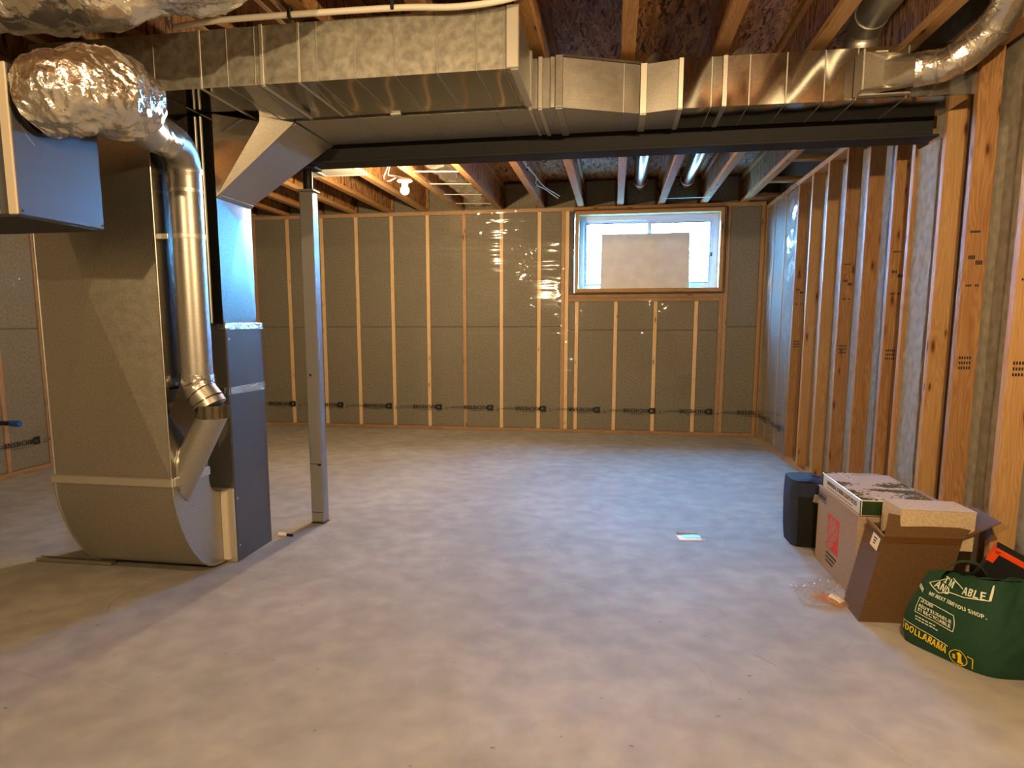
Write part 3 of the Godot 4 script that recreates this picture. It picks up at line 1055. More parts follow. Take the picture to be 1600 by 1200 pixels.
func build_supply_trunk() -> void:
	var d := thing("supply_trunk_duct", "long galvanized supply duct against the beam, tapering right of the return duct", "duct")
	var y0 := 2.12
	var y1 := 2.33
	var zb := -3.63
	var st := new_st()
	var bs := new_st()
	var segs := [[-1.51, -0.30, -3.20, -3.20], [-0.30, -0.255, -3.19, -3.195], [-0.255, 0.10, -3.20, -3.36], [0.10, 0.26, -3.355, -3.315], [0.26, 1.466, -3.31, -3.33]]
	var bead_x := [[-1.19, -0.87, -0.55], [], [0.02], [], [0.40, 0.56, 0.714, 0.87, 1.0, 1.2]]
	for i in segs.size():
		var s: Array = segs[i]
		var beads := [0.0]
		for x in bead_x[i]:
			beads.append((x - s[0]) / (s[1] - s[0]))
		beads.append(1.0)
		var f := new_st()
		sheet(f, Vector3(s[0], y0, s[2]), Vector3(s[1], y0, s[3]), Vector3(s[0], y1, s[2]), Vector3(s[1], y1, s[3]), Vector3.BACK, beads, 0.002)
		part("front_panel", f, M.galv if i < 4 else M.bright, d)
		var b := new_st()
		sheet(b, Vector3(s[0], y0, zb), Vector3(s[1], y0, zb), Vector3(s[0], y0, s[2]), Vector3(s[1], y0, s[3]), Vector3.DOWN, beads, 0.0018)
		part("bottom_panel", b, M.bright if i == 4 else M.galv, d)
		poly(st, [Vector3(s[0], y1, zb), Vector3(s[1], y1, zb), Vector3(s[1], y1, s[3]), Vector3(s[0], y1, s[2])], Vector3.UP)
		poly(st, [Vector3(s[0], y0, zb), Vector3(s[1], y0, zb), Vector3(s[1], y1, zb), Vector3(s[0], y1, zb)], Vector3.FORWARD)
		for x in bead_x[i]:
			var z := lerpf(s[2], s[3], (x - s[0]) / (s[1] - s[0]))
			bs = new_st()
			bx(bs, Vector3(x, (y0 + y1) / 2, z + 0.001), Vector3(0.006, y1 - y0, 0.004), 0.001)
			bx(bs, Vector3(x, y0 - 0.001, (z + zb) / 2), Vector3(0.005, 0.003, z - zb), 0.001)
			part("stiffening_bead", bs, M.galv, d)
	part("top_and_back_panel", st, M.galv, d)
	st = new_st()
	poly(st, [Vector3(1.466, y0, zb), Vector3(1.466, y0, -3.33), Vector3(1.466, y1, -3.33), Vector3(1.466, y1, zb)], Vector3.RIGHT)
	part("end_cap", st, M.galv, d)
	cleat(d, -0.39, 0.016, -3.20, zb, y0, y1, M.cleat)
	cleat(d, -0.345, 0.02, -3.196, zb, y0, y1, M.cleat, "drive_cleat", 0.008)
	cleat(d, -0.262, 0.034, -3.192, zb, y0, y1, M.galv, "drive_cleat", 0.010)
	cleat(d, 0.108, 0.030, -3.352, zb, y0, y1, M.cleat, "drive_cleat", 0.008)
	cleat(d, 0.268, 0.022, -3.308, zb, y0, y1, M.cleat, "drive_cleat", 0.006)
	cleat(d, 0.456, 0.022, -3.309, zb, y0, y1, M.galv, "drive_cleat", 0.004)
	# folded strip along the upper front edge
	st = new_st()
	for s in [[-0.25, 0.095, -3.198, -3.352]]:
		poly(st, [Vector3(s[0], y1, s[2] + 0.006), Vector3(s[1], y1, s[3] + 0.006), Vector3(s[1], y1 + 0.012, s[3]), Vector3(s[0], y1 + 0.012, s[2])], Vector3(0, 0.3, 1))
	part("top_lip", st, M.galv, d)

# a panel with the X-shaped cross break pressed into it
func cross_panel(st: SurfaceTool, a: Vector3, b: Vector3, c: Vector3, d: Vector3, n: Vector3, deep: float, mid := Vector3.INF) -> void:
	var m := (a + b + c + d) * 0.25 if mid == Vector3.INF else mid
	m += n * deep
	for q in [[a, b], [b, c], [c, d], [d, a]]:
		poly(st, [q[0], q[1], m], n)

func build_plenum_and_furnace() -> void:
	var f := thing("furnace", "narrow dark grey furnace cabinet with foil tape bands behind the return drop", "furnace")
	part("cabinet", lh(Vector3(-2.56, 0.0, -3.355), Vector3(-1.815, 1.172, -3.012), 0.003), M.furnace, f)
	var st := new_st()
	# side skin, folded edge
	bx(st, Vector3(-1.8135, 0.585, -3.02), Vector3(0.004, 1.16, 0.012), 0.001)
	part("corner_fold", st, M.furnace, f)
	st = new_st()
	var q := [Vector3(-1.8135, 0.835, -3.008), Vector3(-1.8135, 0.83, -3.358), Vector3(-1.8135, 0.872, -3.358), Vector3(-1.8135, 0.868, -3.008)]
	poly(st, q, Vector3.RIGHT)
	poly(st, [Vector3(-1.8135, 0.835, -3.0105), Vector3(-1.88, 0.835, -3.0105), Vector3(-1.88, 0.868, -3.0105), Vector3(-1.8135, 0.868, -3.0105)], Vector3.BACK)
	part("foil_tape", st, M.foil, f)
	part("foil_tape", lh(Vector3(-1.86, 1.145, -3.357), Vector3(-1.8115, 1.178, -3.006), 0.002), M.foil, f)
	for y in [0.08, 0.32, 1.10]:
		st = new_st()
		lathe(st, Vector3(-1.815, y, -3.035), Vector3.RIGHT, [Vector2(0.005, 0), Vector2(0.005, 0.002), Vector2(0, 0.003)], 8)
		part("screw", st, M.cleat, f)

	var p := thing("supply_plenum", "shiny galvanized plenum on the furnace with an angled takeoff to the duct", "plenum")
	var x1 := -1.815
	var x0 := -2.52
	var zf := -2.995
	var zb := -3.30
	var yt := 2.33
	var yb := 1.173
	st = new_st()
	cross_panel(st, Vector3(x1, yb, zb), Vector3(x1, yb, zf), Vector3(x1, 1.75, zf), Vector3(x1, 1.75, zb), Vector3.RIGHT, 0.010, Vector3(x1, 1.66, -3.17))
	part("side_panel", st, M.plenum, p)
	st = new_st()
	poly(st, [Vector3(x0, yb, zf), Vector3(x1, yb, zf), Vector3(x1, 2.115, zf), Vector3(x0, 2.115, zf)], Vector3.BACK)
	part("front_panel", st, M.bright, p)
	st = new_st()
	poly(st, [Vector3(x0, yb, zb), Vector3(x1, yb, zb), Vector3(x1, yt, zb), Vector3(x0, yt, zb)], Vector3.FORWARD)
	poly(st, [Vector3(x0, yb, zb), Vector3(x0, yb, zf), Vector3(x0, 2.115, zf), Vector3(x0, yt, zb)], Vector3.LEFT)
	part("back_panel", st, M.galv, p)
	for x in [-1.90, -1.873]:
		part("corner_seam", box(Vector3(x, 1.64, zf + 0.003), Vector3(0.007, 0.93, 0.008), 0.002), M.cleat, p)
	# the takeoff: slants from the plenum's side up to the trunk
	var A0 := Vector3(x1, 1.75, zf)
	var A1 := Vector3(x1, 1.75, zb)
	var B0 := Vector3(-1.515, 2.118, -3.198)
	var B1 := Vector3(-1.505, 2.118, -3.632)
	var T0 := Vector3(x1, 2.33, zf)
	var T1 := Vector3(x1, 2.33, zb)
	var U0 := Vector3(-1.51, 2.33, -3.198)
	var U1 := Vector3(-1.505, 2.33, -3.632)
	st = new_st()
	poly(st, [A0, B0, B1, A1], Vector3(1, -1, 0))
	var tk := part("takeoff", st, M.dull, p)
	st = new_st()
	var P0 := Vector3(-1.631, 2.094, -3.08)
	poly(st, [A0, P0, B0], Vector3.BACK)
	poly(st, [P0, Vector3(-1.62, 2.33, -3.10), U0, B0], Vector3.BACK)
	poly(st, [A1, T1, U1, B1], Vector3.FORWARD)
	part("takeoff_side", st, M.dull, p)
	st = new_st()
	poly(st, [A0, Vector3(x1, 2.115, zf), P0], Vector3.BACK)
	part("takeoff_gusset", st, M.bright, p)
	var dirn := (B0 - A0).normalized()
	for e in [[B0, B1, 0.0], [A0, A1, 0.02]]:
		var c: Vector3 = (e[0] + e[1]) * 0.5 + Vector3(0.002, -0.003, 0)
		var bb := Basis(dirn, Vector3(dirn.y, -dirn.x, 0).normalized(), Vector3.BACK)
		part("seam_strip", box(c + dirn * (e[2] - 0.012), Vector3(0.022, 0.006, (e[0] - e[1]).length()), 0.001, bb), M.galv, tk)

func build_return_drop() -> void:
	var d := thing("return_drop", "tall galvanized return drop with cross breaks, curving into the furnace base", "duct")
	var x0 := -2.45
	var x1 := -1.87
	var zf := -2.62
	var zb := -2.89
	var ys := 0.49
	var yt := 2.118
	var st := new_st()
	cross_panel(st, Vector3(x0, ys, zf), Vector3(x1, ys, zf), Vector3(x1, yt, zf), Vector3(x0, yt, zf), Vector3.BACK, 0.034, Vector3(-2.175, 1.295, zf))
	part("front_panel", st, M.dull, d)
	st = new_st()
	poly(st, [Vector3(x1, ys, zb), Vector3(x1, ys, zf), Vector3(x1, yt, zf), Vector3(x1, yt, zb)], Vector3.RIGHT)
	part("side_panel", st, M.bright, d)
	st = new_st()
	poly(st, [Vector3(x0, ys, zb), Vector3(x0, ys, zf), Vector3(x0, yt, zf), Vector3(x0, yt, zb)], Vector3.LEFT)
	poly(st, [Vector3(x0, ys, zb), Vector3(x1, ys, zb), Vector3(x1, yt, zb), Vector3(x0, yt, zb)], Vector3.FORWARD)
	part("back_panel", st, M.galv, d)
	for x in [x0 + 0.004, x1 - 0.004]:
		part("corner_seam", box(Vector3(x, (ys + yt) / 2, zf + 0.001), Vector3(0.008, yt - ys, 0.006), 0.002), M.galv, d)
	# band where drop and boot meet
	st = new_st()
	bx(st, Vector3((x0 + x1) / 2, ys, zf + 0.007), Vector3(x1 - x0 + 0.02, 0.040, 0.014), 0.005)
	part("joint_band", st, M.cleat, d)
	st = new_st()
	bx(st, Vector3(x1 + 0.006, ys, (zf + zb) / 2), Vector3(0.012, 0.040, zf - zb), 0.004)
	part("joint_band", st, M.cleat, d)
	# the boot: a sheet elbow, curved heel below, tight throat above
	var heel := [Vector2(zf, ys), Vector2(-2.622, 0.42), Vector2(-2.636, 0.35), Vector2(-2.66, 0.28), Vector2(-2.695, 0.205), Vector2(-2.74, 0.135), Vector2(-2.79, 0.078), Vector2(-2.845, 0.04), Vector2(-2.90, 0.022), Vector2(-2.96, 0.015), Vector2(-3.0, 0.014)]
	var throat := [Vector2(zb, ys), Vector2(-2.892, 0.44), Vector2(-2.90, 0.408), Vector2(-2.92, 0.385), Vector2(-2.945, 0.372), Vector2(-2.97, 0.367), Vector2(-3.0, 0.366)]
	st = new_st()
	grid(st, heel.size() - 1, 6, func(u: float, v: float):
		var p: Vector2 = heel[int(round(u * (heel.size() - 1)))]
		return Vector3(lerpf(x0, x1, v), p.y, p.x), false)
	var boot := part("boot", st, M.dull, d)
	st = new_st()
	grid(st, throat.size() - 1, 4, func(u: float, v: float):
		var p: Vector2 = throat[int(round(u * (throat.size() - 1)))]
		return Vector3(lerpf(x0, x1, v), p.y, p.x), true)
	part("throat", st, M.galv, boot)
	var outline := []
	for p in heel:
		outline.append(p)
	var back := throat.duplicate()
	back.reverse()
	outline.append_array(back)
	var pk := PackedVector2Array(outline)
	var tri := Geometry2D.triangulate_polygon(pk)
	for x in [x0, x1]:
		st = new_st()
		for i in range(0, tri.size(), 3):
			var pts := []
			for k in 3:
				pts.append(Vector3(x, pk[tri[i + k]].y, pk[tri[i + k]].x))
			poly(st, pts, Vector3(-1 if x == x0 else 1, 0, 0))
		part("cheek", st, M.galv, boot)
		st = new_st()
		var pts := []
		for p in heel:
			pts.append(Vector3(x, p.y, p.x))
		tube(st, pts, [0.005], 8)
		part("edge_seam", st, M.galv, boot)
	st = new_st()
	bx(st, Vector3(-2.155, 0.19, -3.004), Vector3(0.68, 0.375, 0.012), 0.003)
	part("collar_flange", st, M.cleat, boot)
	part("collar", lh(Vector3(-1.872, 0.02, -3.0), Vector3(-1.84, 0.366, -2.975), 0.004), M.hrv_front, boot)

# ---------------------------------------------------------------- ventilator and its pipes
func build_hrv() -> void:
	var h := thing("ventilator", "boxy air ventilator hung from the joists with a blue-grey steel side", "ventilator")
	var x1 := -1.815
	var x0 := -2.55
	var zf := -1.90
	var zb := -2.262
	var y0 := 1.507
	var y1 := 1.952
	part("cabinet", lh(Vector3(x0, y0, zb), Vector3(x1, y1, zf), 0.003), M.hrv_side, h)
	var st := new_st()
	bx(st, Vector3((x0 + x1) / 2 - 0.03, (y0 + y1) / 2, zf + 0.006), Vector3(x1 - x0 - 0.07, y1 - y0 - 0.004, 0.012), 0.003)
	part("door", st, M.hrv_front, h)
	st = new_st()
	bx(st, Vector3(x1 - 0.017, (y0 + y1) / 2, zf + 0.003), Vector3(0.034, y1 - y0, 0.008), 0.003)
	part("door_trim", st, M.hrv_front, h)
	part("bottom_pan", lh(Vector3(x0 + 0.01, y0 - 0.006, zb + 0.005), Vector3(x1 - 0.006, y0, zf + 0.002)), M.hrv_dark, h)
	for q in [[1.52, -2.25], [1.52, -1.912], [1.94, -2.25]]:
		st = new_st()
		lathe(st, Vector3(x1, q[0], q[1]), Vector3.RIGHT, [Vector2(0.004, 0), Vector2(0.004, 0.002), Vector2(0, 0.003)], 8)
		part("screw", st, M.hrv_dark, h)
	st = new_st()
	for k in 5:
		var a := Vector3(x1 + 0.0004, 1.80 - 0.014 * k, -1.93 - 0.004 * k * k * 0.5)
		var b := Vector3(x1 + 0.0004, 1.80 - 0.014 * (k + 1), -1.93 - 0.004 * (k + 1) * (k + 1) * 0.5)
		poly(st, [a, b, b + Vector3(0, 0, -0.003), a + Vector3(0, 0, -0.003)], Vector3.RIGHT)
	part("scratch", st, M.cleat, h)
	for x in [-2.45, -2.30]:
		part("hanging_strap", box(Vector3(x, 2.16, -2.2), Vector3(0.025, 0.43, 0.002)), M.cleat, h)
	st = new_st()
	lathe(st, Vector3(x1, 1.85, -1.995), Vector3.RIGHT, [Vector2(0, 0), Vector2(0.090, 0), Vector2(0.090, 0.022), Vector2(0.08, 0.022), Vector2(0.08, 0.0)], 32)
	part("duct_collar", st, M.black, h)

func crumple(amp: float, f: float, seed_off: float) -> Callable:
	return func(p: Vector3): return amp * noise_c.get_noise_3d(p.x * f * 0.7 + seed_off, p.y * f * 0.7, p.z * f * 0.7) + amp * 0.5 * (noise_b.get_noise_3d(p.x * f * 1.5, p.y * f * 1.5 + seed_off, p.z * f * 1.5) - 0.3)

func build_fresh_air() -> void:
	var j := thing("insulated_duct", "crinkled silver insulated duct leaving the ventilator's side above the pipe", "duct", Vector3.ZERO, "silver insulated flexible ducts")
	var path := smooth_path([Vector3(-1.80, 1.855, -1.99), Vector3(-1.74, 1.878, -1.992), Vector3(-1.665, 1.905, -2.03), Vector3(-1.632, 1.922, -2.11), Vector3(-1.65, 1.912, -2.21), Vector3(-1.682, 1.89, -2.30)], 22)
	var rad := []
	for i in path.size():
		var f := float(i) / (path.size() - 1)
		rad.append(0.098 + 0.026 * smoothstep(0.0, 0.3, f) - 0.050 * smoothstep(0.78, 1.0, f) + 0.0012 * sin(f * 90.0) * smoothstep(0.05, 0.2, f))
	var st := new_st()
	tube(st, path, rad, 96, true, crumple(0.012, 12.0, 3.0))
	part("jacket", st, M.foil, j)

	var p := thing("fresh_air_pipe", "round galvanized pipe running down the right side of the return drop", "pipe")
	st = new_st()
	tube(st, smooth_path([Vector3(-1.675, 1.888, -2.29), Vector3(-1.69, 1.880, -2.34), Vector3(-1.705, 1.878, -2.39)], 4), [0.072], 32)
	part("collar", st, M.galv, p)
	st = new_st()
	tube(st, smooth_path([Vector3(-1.703, 1.878, -2.385), Vector3(-1.725, 1.884, -2.45), Vector3(-1.748, 1.890, -2.56)], 10), [0.069], 40, true, crumple(0.004, 22.0, 9.0))
	part("foil_tape", st, M.foil, p)
	st = new_st()
	var gore := smooth_path([Vector3(-1.745, 1.890, -2.55), Vector3(-1.758, 1.890, -2.62), Vector3(-1.772, 1.872, -2.675), Vector3(-1.782, 1.835, -2.71), Vector3(-1.786, 1.79, -2.722)], 3)
	tube(st, gore, [0.066], 36)
	part("elbow", st, M.galv, p)
	st = new_st()
	tube(st, [Vector3(-1.786, 1.80, -2.722), Vector3(-1.786, 1.77, -2.722), Vector3(-1.786, 1.34, -2.722), Vector3(-1.786, 0.92, -2.722)], [0.0645], 40)
	part("pipe", st, M.galv, p)
	st = new_st()
	tube(st, [Vector3(-1.786, 1.815, -2.722), Vector3(-1.786, 1.795, -2.722)], [0.0685], 36)
	part("crimp_ring", st, M.cleat, p)
	st = new_st()
	tube(st, [Vector3(-1.786, 1.73, -2.722), Vector3(-1.786, 1.715, -2.722)], [0.0665], 36, true, crumple(0.003, 30.0, 2.0))
	part("crimp_ring", st, M.cleat, p)
	st = new_st()
	tube(st, smooth_path([Vector3(-1.786, 0.955, -2.722), Vector3(-1.786, 0.925, -2.722), Vector3(-1.786, 0.90, -2.722)], 5), [0.0675], 40, true, crumple(0.006, 26.0, 5.0))
	part("foil_tape", st, M.foil, p)
	st = new_st()
	bx(st, Vector3(-1.858, 1.535, -2.662), Vector3(0.03, 0.022, 0.004), 0.001)
	lathe(st, Vector3(-1.786, 1.525, -2.722), Vector3.UP, [Vector2(0.064, 0), Vector2(0.067, 0.001), Vector2(0.067, 0.021), Vector2(0.064, 0.022)], 36)
	part("strap", st, M.cleat, p)
	# gored elbow swinging out, then the slanting tee into the drop's side
	var g1 := [Vector3(-1.786, 0.915, -2.722), Vector3(-1.770, 0.875, -2.722), Vector3(-1.741, 0.840, -2.722), Vector3(-1.726, 0.815, -2.722)]
	var g2 := [Vector3(-1.726, 0.822, -2.722), Vector3(-1.726, 0.765, -2.722)]
	st = new_st()
	tube(st, g1, [0.0665], 36)
	part("elbow", st, M.galv, p)
	for q in g1.slice(0, 3):
		st = new_st()
		var i := g1.find(q)
		var dv: Vector3 = (g1[i + 1] - q).normalized()
		tube(st, [q - dv * 0.003, q + dv * 0.003], [0.0685], 36)
		part("gore_seam", st, M.bright, p)
	st = new_st()
	tube(st, g2, [0.069], 36)
	part("sleeve", st, M.bright, p)
	st = new_st()
	# tee: cut by the plane of the drop's side
	var dir := Vector3(-0.62, -1.0, 0).normalized()
	var side := Vector3(dir.y, -dir.x, 0) * -1.0
	grid(st, 40, 6, func(u: float, v: float):
		var a: float = TAU * fmod(u, 1.0)
		var r := 0.068
		var top := Vector3(-1.726 + r * cos(a), 0.772, -2.722 + r * sin(a))
		var q := Vector3(-1.726, 0.752, -2.722) + side * (r * cos(a)) + Vector3(0, 0, r * sin(a))
		var t := (-1.868 - q.x) / dir.x
		var low := q + dir * maxf(t, 0.0)
		return top.lerp(low, v))
	part("saddle_tee", st, M.galv, p)
	st = new_st()
	var rim := []
	for i in 41:
		var a := TAU * i / 40.0
		var q := Vector3(-1.726, 0.752, -2.722) + side * (0.068 * cos(a)) + Vector3(0, 0, 0.068 * sin(a))
		var t := (-1.868 - q.x) / dir.x
		rim.append(q + dir * maxf(t, 0.0) + Vector3(0.001, 0, 0))
	tube(st, rim, [0.006], 6, false, crumple(0.008, 30.0, 1.0))
	part("saddle_rim", st, M.galv, p)

func build_branch() -> void:
	var b := thing("branch_boot", "tapered metal takeoff box on the supply duct by the right wall", "duct fitting")
	# rectangle on the trunk's face to round at the pipe
	var rect := [Vector3(0.995, 2.135, -3.315), Vector3(1.20, 2.135, -3.322), Vector3(1.20, 2.285, -3.322), Vector3(0.995, 2.285, -3.315)]
	var axis := Vector3(0.86, 0.02, 0.26).normalized()
	var c := Vector3(1.195, 2.193, -3.21)
	var rx := axis.cross(Vector3.UP).normalized()
	var st := new_st()
	var face := [Vector3(0.995, 2.135, -3.27), Vector3(1.0, 2.285, -3.27), Vector3(1.0, 2.285, -3.335), Vector3(0.995, 2.135, -3.335)]
	# folded sheet: a flat triangle on each side of the rectangle, a cone from each corner to the round collar
	var corner := []
	var quarter := []
	for k in 4:
		var ca := TAU * (k + 0.5) / 4.0
		corner.append(Vector3(1.0, 2.208 + 0.074 * signf(sin(ca)), -3.276 - 0.046 * signf(cos(ca))))
	var rim := func(t: float) -> Vector3:
		return c + rx * (0.062 * cos(t)) + Vector3.UP * (0.062 * sin(t))
	for k in 4:
		var k0: Vector3 = corner[(k + 3) % 4]
		var k1: Vector3 = corner[k]
		var hint: Vector3 = rim.call(TAU * k / 4.0) - c
		poly(st, [k0, k1, rim.call(TAU * k / 4.0)], hint)
		for i in 10:
			var t0 := TAU * (k + i / 10.0) / 4.0
			var t1 := TAU * (k + (i + 1) / 10.0) / 4.0
			poly(st, [k1, rim.call(t0), rim.call(t1)], rim.call((t0 + t1) * 0.5) - c)
	part("transition", st, M.dull, b)
	st = new_st()
	for q in [[0.993, 2.21, 0.012, 0.165]]:
		bx(st, Vector3(q[0], q[1], -3.268), Vector3(q[2], q[3], 0.10), 0.003)
	bx(st, Vector3(1.10, 2.131, -3.305), Vector3(0.21, 0.010, 0.03), 0.002)
	part("flange", st, M.galv, b)
	st = new_st()
	tube(st, [c - axis * 0.012, c + axis * 0.04], [0.064], 36, true, crumple(0.004, 30.0, 4.0))
	part("foil_tape", st, M.foil, b)
	st = new_st()
	bx(st, Vector3(1.07, 2.287, -3.262), Vector3(0.05, 0.008, 0.02), 0.001)
	part("tag", st, M.cleat, b)
	# pipe that climbs to the joists over the right wall
	var f := thing("climbing_pipe", "foil-taped silver pipe climbing from the takeoff box at upper right", "pipe")
	var path := smooth_path([c + axis * 0.02, Vector3(1.27, 2.190, -3.165), Vector3(1.315, 2.205, -3.13), Vector3(1.355, 2.240, -3.10), Vector3(1.395, 2.288, -3.05), Vector3(1.405, 2.345, -2.98), Vector3(1.40, 2.42, -2.86), Vector3(1.395, 2.52, -2.7)], 5)
	st = new_st()
	tube(st, path, [0.062], 40, true, crumple(0.004, 16.0, 7.0))
	part("pipe", st, M.foil, f)
	for i in [4, 9, 15, 20]:
		st = new_st()
		var dv: Vector3 = (path[i + 1] - path[i]).normalized()
		tube(st, [path[i] - dv * 0.004, path[i] + dv * 0.004], [0.0645], 36)
		part("gore_seam", st, M.galv, f)
	# loose clear plastic taped over the duct's end
	var w := thing("plastic_cover", "loose clear plastic taped over the right end of the supply duct", "plastic sheet")
	st = new_st()
	grid(st, 30, 14, func(u: float, v: float):
		var x := lerpf(1.20, 1.452, u)
		var y := lerpf(2.112, 2.20, v)
		return Vector3(x, y, -3.292 + 0.012 * noise_b.get_noise_2d(x * 6.0, y * 9.0)))
	part("sheet", st, M.wrap, w)

func build_ceiling_ducts() -> void:
	# big insulated duct at upper left
	var j := thing("insulated_duct", "big crinkled silver insulated duct hanging at the ceiling's upper left", "duct", Vector3.ZERO, "silver insulated flexible ducts")
	var path := smooth_path([Vector3(-3.0, 2.36, -2.22), Vector3(-2.3, 2.285, -2.18), Vector3(-1.95, 2.275, -2.18), Vector3(-1.6, 2.285, -2.2), Vector3(-1.38, 2.33, -2.26), Vector3(-1.22, 2.45, -2.36), Vector3(-1.14, 2.56, -2.45)], 12)
	var rad := []
	for i in path.size():
		var f := float(i) / (path.size() - 1)
		rad.append(0.115 + 0.014 * sin(f * 19.0) - 0.03 * smoothstep(0.8, 1.0, f))
	var st := new_st()
	tube(st, path, rad, 72, true, crumple(0.022, 8.0, 21.0))
	part("jacket", st, M.foil, j)
	st = new_st()
	var t := text_mesh("5\"", 0.045, false)
	stamp(st, t, Transform3D(Basis(Vector3.UP, 0.1) * Basis(Vector3.BACK, -1.9), Vector3(-1.62, 2.215, -2.075)))
	part("printed_number", st, M.ink, j)
	# silver duct in a joist bay, held by white straps
	j = thing("insulated_duct", "silver insulated duct strapped up between joists right of the far bulb", "duct", Vector3.ZERO, "silver insulated flexible ducts")
	st = new_st()
	path = smooth_path([Vector3(-1.47, 2.53, -3.9), Vector3(-1.45, 2.53, -5.0), Vector3(-1.43, 2.52, -6.0), Vector3(-1.42, 2.52, -6.8), Vector3(-1.42, 2.54, -7.42)], 16)
	tube(st, path, [0.128], 56, true, crumple(0.016, 9.0, 33.0))
	part("jacket", st, M.foil, j)
	for z in [-5.05, -5.55, -6.05, -6.55, -7.05]:
		part("strap", box(Vector3(-1.435, JOIST + 0.006, z), Vector3(0.36, 0.003, 0.032), 0.001, Basis(Vector3.UP, 0.18)), M.white, j)
	# two bright round pipes near the window
	for q in [[0.19, 0.215, "bright round pipe between joists left above the window"], [0.622, 0.645, "bright round pipe between joists right above the window"]]:
		var p := thing("round_pipe", q[2], "pipe", Vector3.ZERO, "round pipes above the window")
		st = new_st()
		tube(st, [Vector3(q[0], 2.51, -3.9), Vector3(lerpf(q[0], q[1], 0.9), 2.51, -6.86)], [0.0625], 36)
		part("pipe", st, M.bright, p)
		st = new_st()
		tube(st, smooth_path([Vector3(lerpf(q[0], q[1], 0.9), 2.51, -6.84), Vector3(q[1], 2.512, -6.98), Vector3(q[1] + 0.01, 2.53, -7.06), Vector3(q[1] + 0.015, 2.57, -7.10), Vector3(q[1] + 0.015, 2.655, -7.11)], 3), [0.067], 32)
		part("elbow", st, M.bright, p)
		st = new_st()
		tube(st, [Vector3(lerpf(q[0], q[1], 0.9), 2.51, -6.83), Vector3(lerpf(q[0], q[1], 0.9), 2.51, -6.85)], [0.0665], 32)
		part("crimp_ring", st, M.cleat, p)
		st = new_st()
		tube(st, [Vector3(q[0], 2.51, -5.2), Vector3(q[0], 2.51, -5.215)], [0.0645], 32)
		part("crimp_ring", st, M.cleat, p)
	# one more pipe this side of the beam, dropping to the trunk
	var p := thing("round_pipe", "dull round pipe between joists in front of the beam, over the takeoff box", "pipe")
	st = new_st()
	tube(st, [Vector3(1.02, 2.49, 1.0), Vector3(1.03, 2.485, -2.0), Vector3(1.05, 2.47, -3.36)], [0.066], 36)
	part("pipe", st, M.galv, p)
	st = new_st()
	tube(st, smooth_path([Vector3(1.05, 2.47, -3.34), Vector3(1.052, 2.45, -3.43), Vector3(1.053, 2.40, -3.47), Vector3(1.053, 2.335, -3.475)], 3), [0.070], 32)
	part("elbow", st, M.galv, p)

# ---------------------------------------------------------------- lamps and small things overhead
func lamp(at: Vector3, energy: float, label: String, side: int) -> void:
	var l := thing("bulb_lamp", label, "lamp", at, "bare bulb lamps")
	var st := new_st()
	lathe(st, Vector3(0, 0.050, 0), Vector3.UP, [Vector2(0, 0.016), Vector2(0.05, 0.016), Vector2(0.058, 0.010), Vector2(0.058, 0.0), Vector2(0.052, -0.004), Vector2(0.026, -0.006), Vector2(0.024, -0.03), Vector2(0.020, -0.036), Vector2(0, -0.036)].map(func(p): return p), 28)
	part("lampholder", st, M.porcelain, l)
	st = new_st()
	var prof := []
	for i in 15:
		var a := -PI / 2 + PI * i / 14.0 * 0.86
		prof.append(Vector2(maxf(0.034 * cos(a), 0.0005), 0.034 * sin(a)))
	prof.append(Vector2(0.014, 0.035))
	lathe(st, Vector3(0, -0.018, 0), Vector3.UP, prof, 28)
	part("bulb", st, M.bulb, l)
	st = new_st()
	var up := JOIST + 0.05 - at.y
	tube(st, smooth_path([Vector3(-0.01, 0.064, 0.0), Vector3(-0.05, 0.072, 0.03), Vector3(-0.11 , 0.045, 0.05), Vector3(-0.15, 0.07, 0.04), Vector3(-0.135, 0.13, 0.02), Vector3(-0.105, up - 0.03, 0.0), Vector3(-0.105, up, -0.02)], 6), [0.0045], 8)
	part("cable", st, M.cable, l)
	st = new_st()
	tube(st, smooth_path([Vector3(0.01, 0.064, 0.0), Vector3(-0.03, 0.078, 0.02), Vector3(-0.10, 0.09, 0.03), Vector3(-0.125, 0.11, 0.01), Vector3(-0.105, up - 0.04, -0.02), Vector3(-0.105, up, -0.04)], 6), [0.0045], 8)
	part("cable", st, M.cable, l)
	var o := OmniLight3D.new()
	o.name = "bulb_light"
	o.position = Vector3(0, -0.018, 0)
	o.light_color = Color(1.0, 0.85, 0.635)
	o.light_energy = energy
	o.light_size = 0.03
	o.omni_range = 14.0
	o.omni_attenuation = 2.0
	o.shadow_enabled = true
	l.add_child(o)

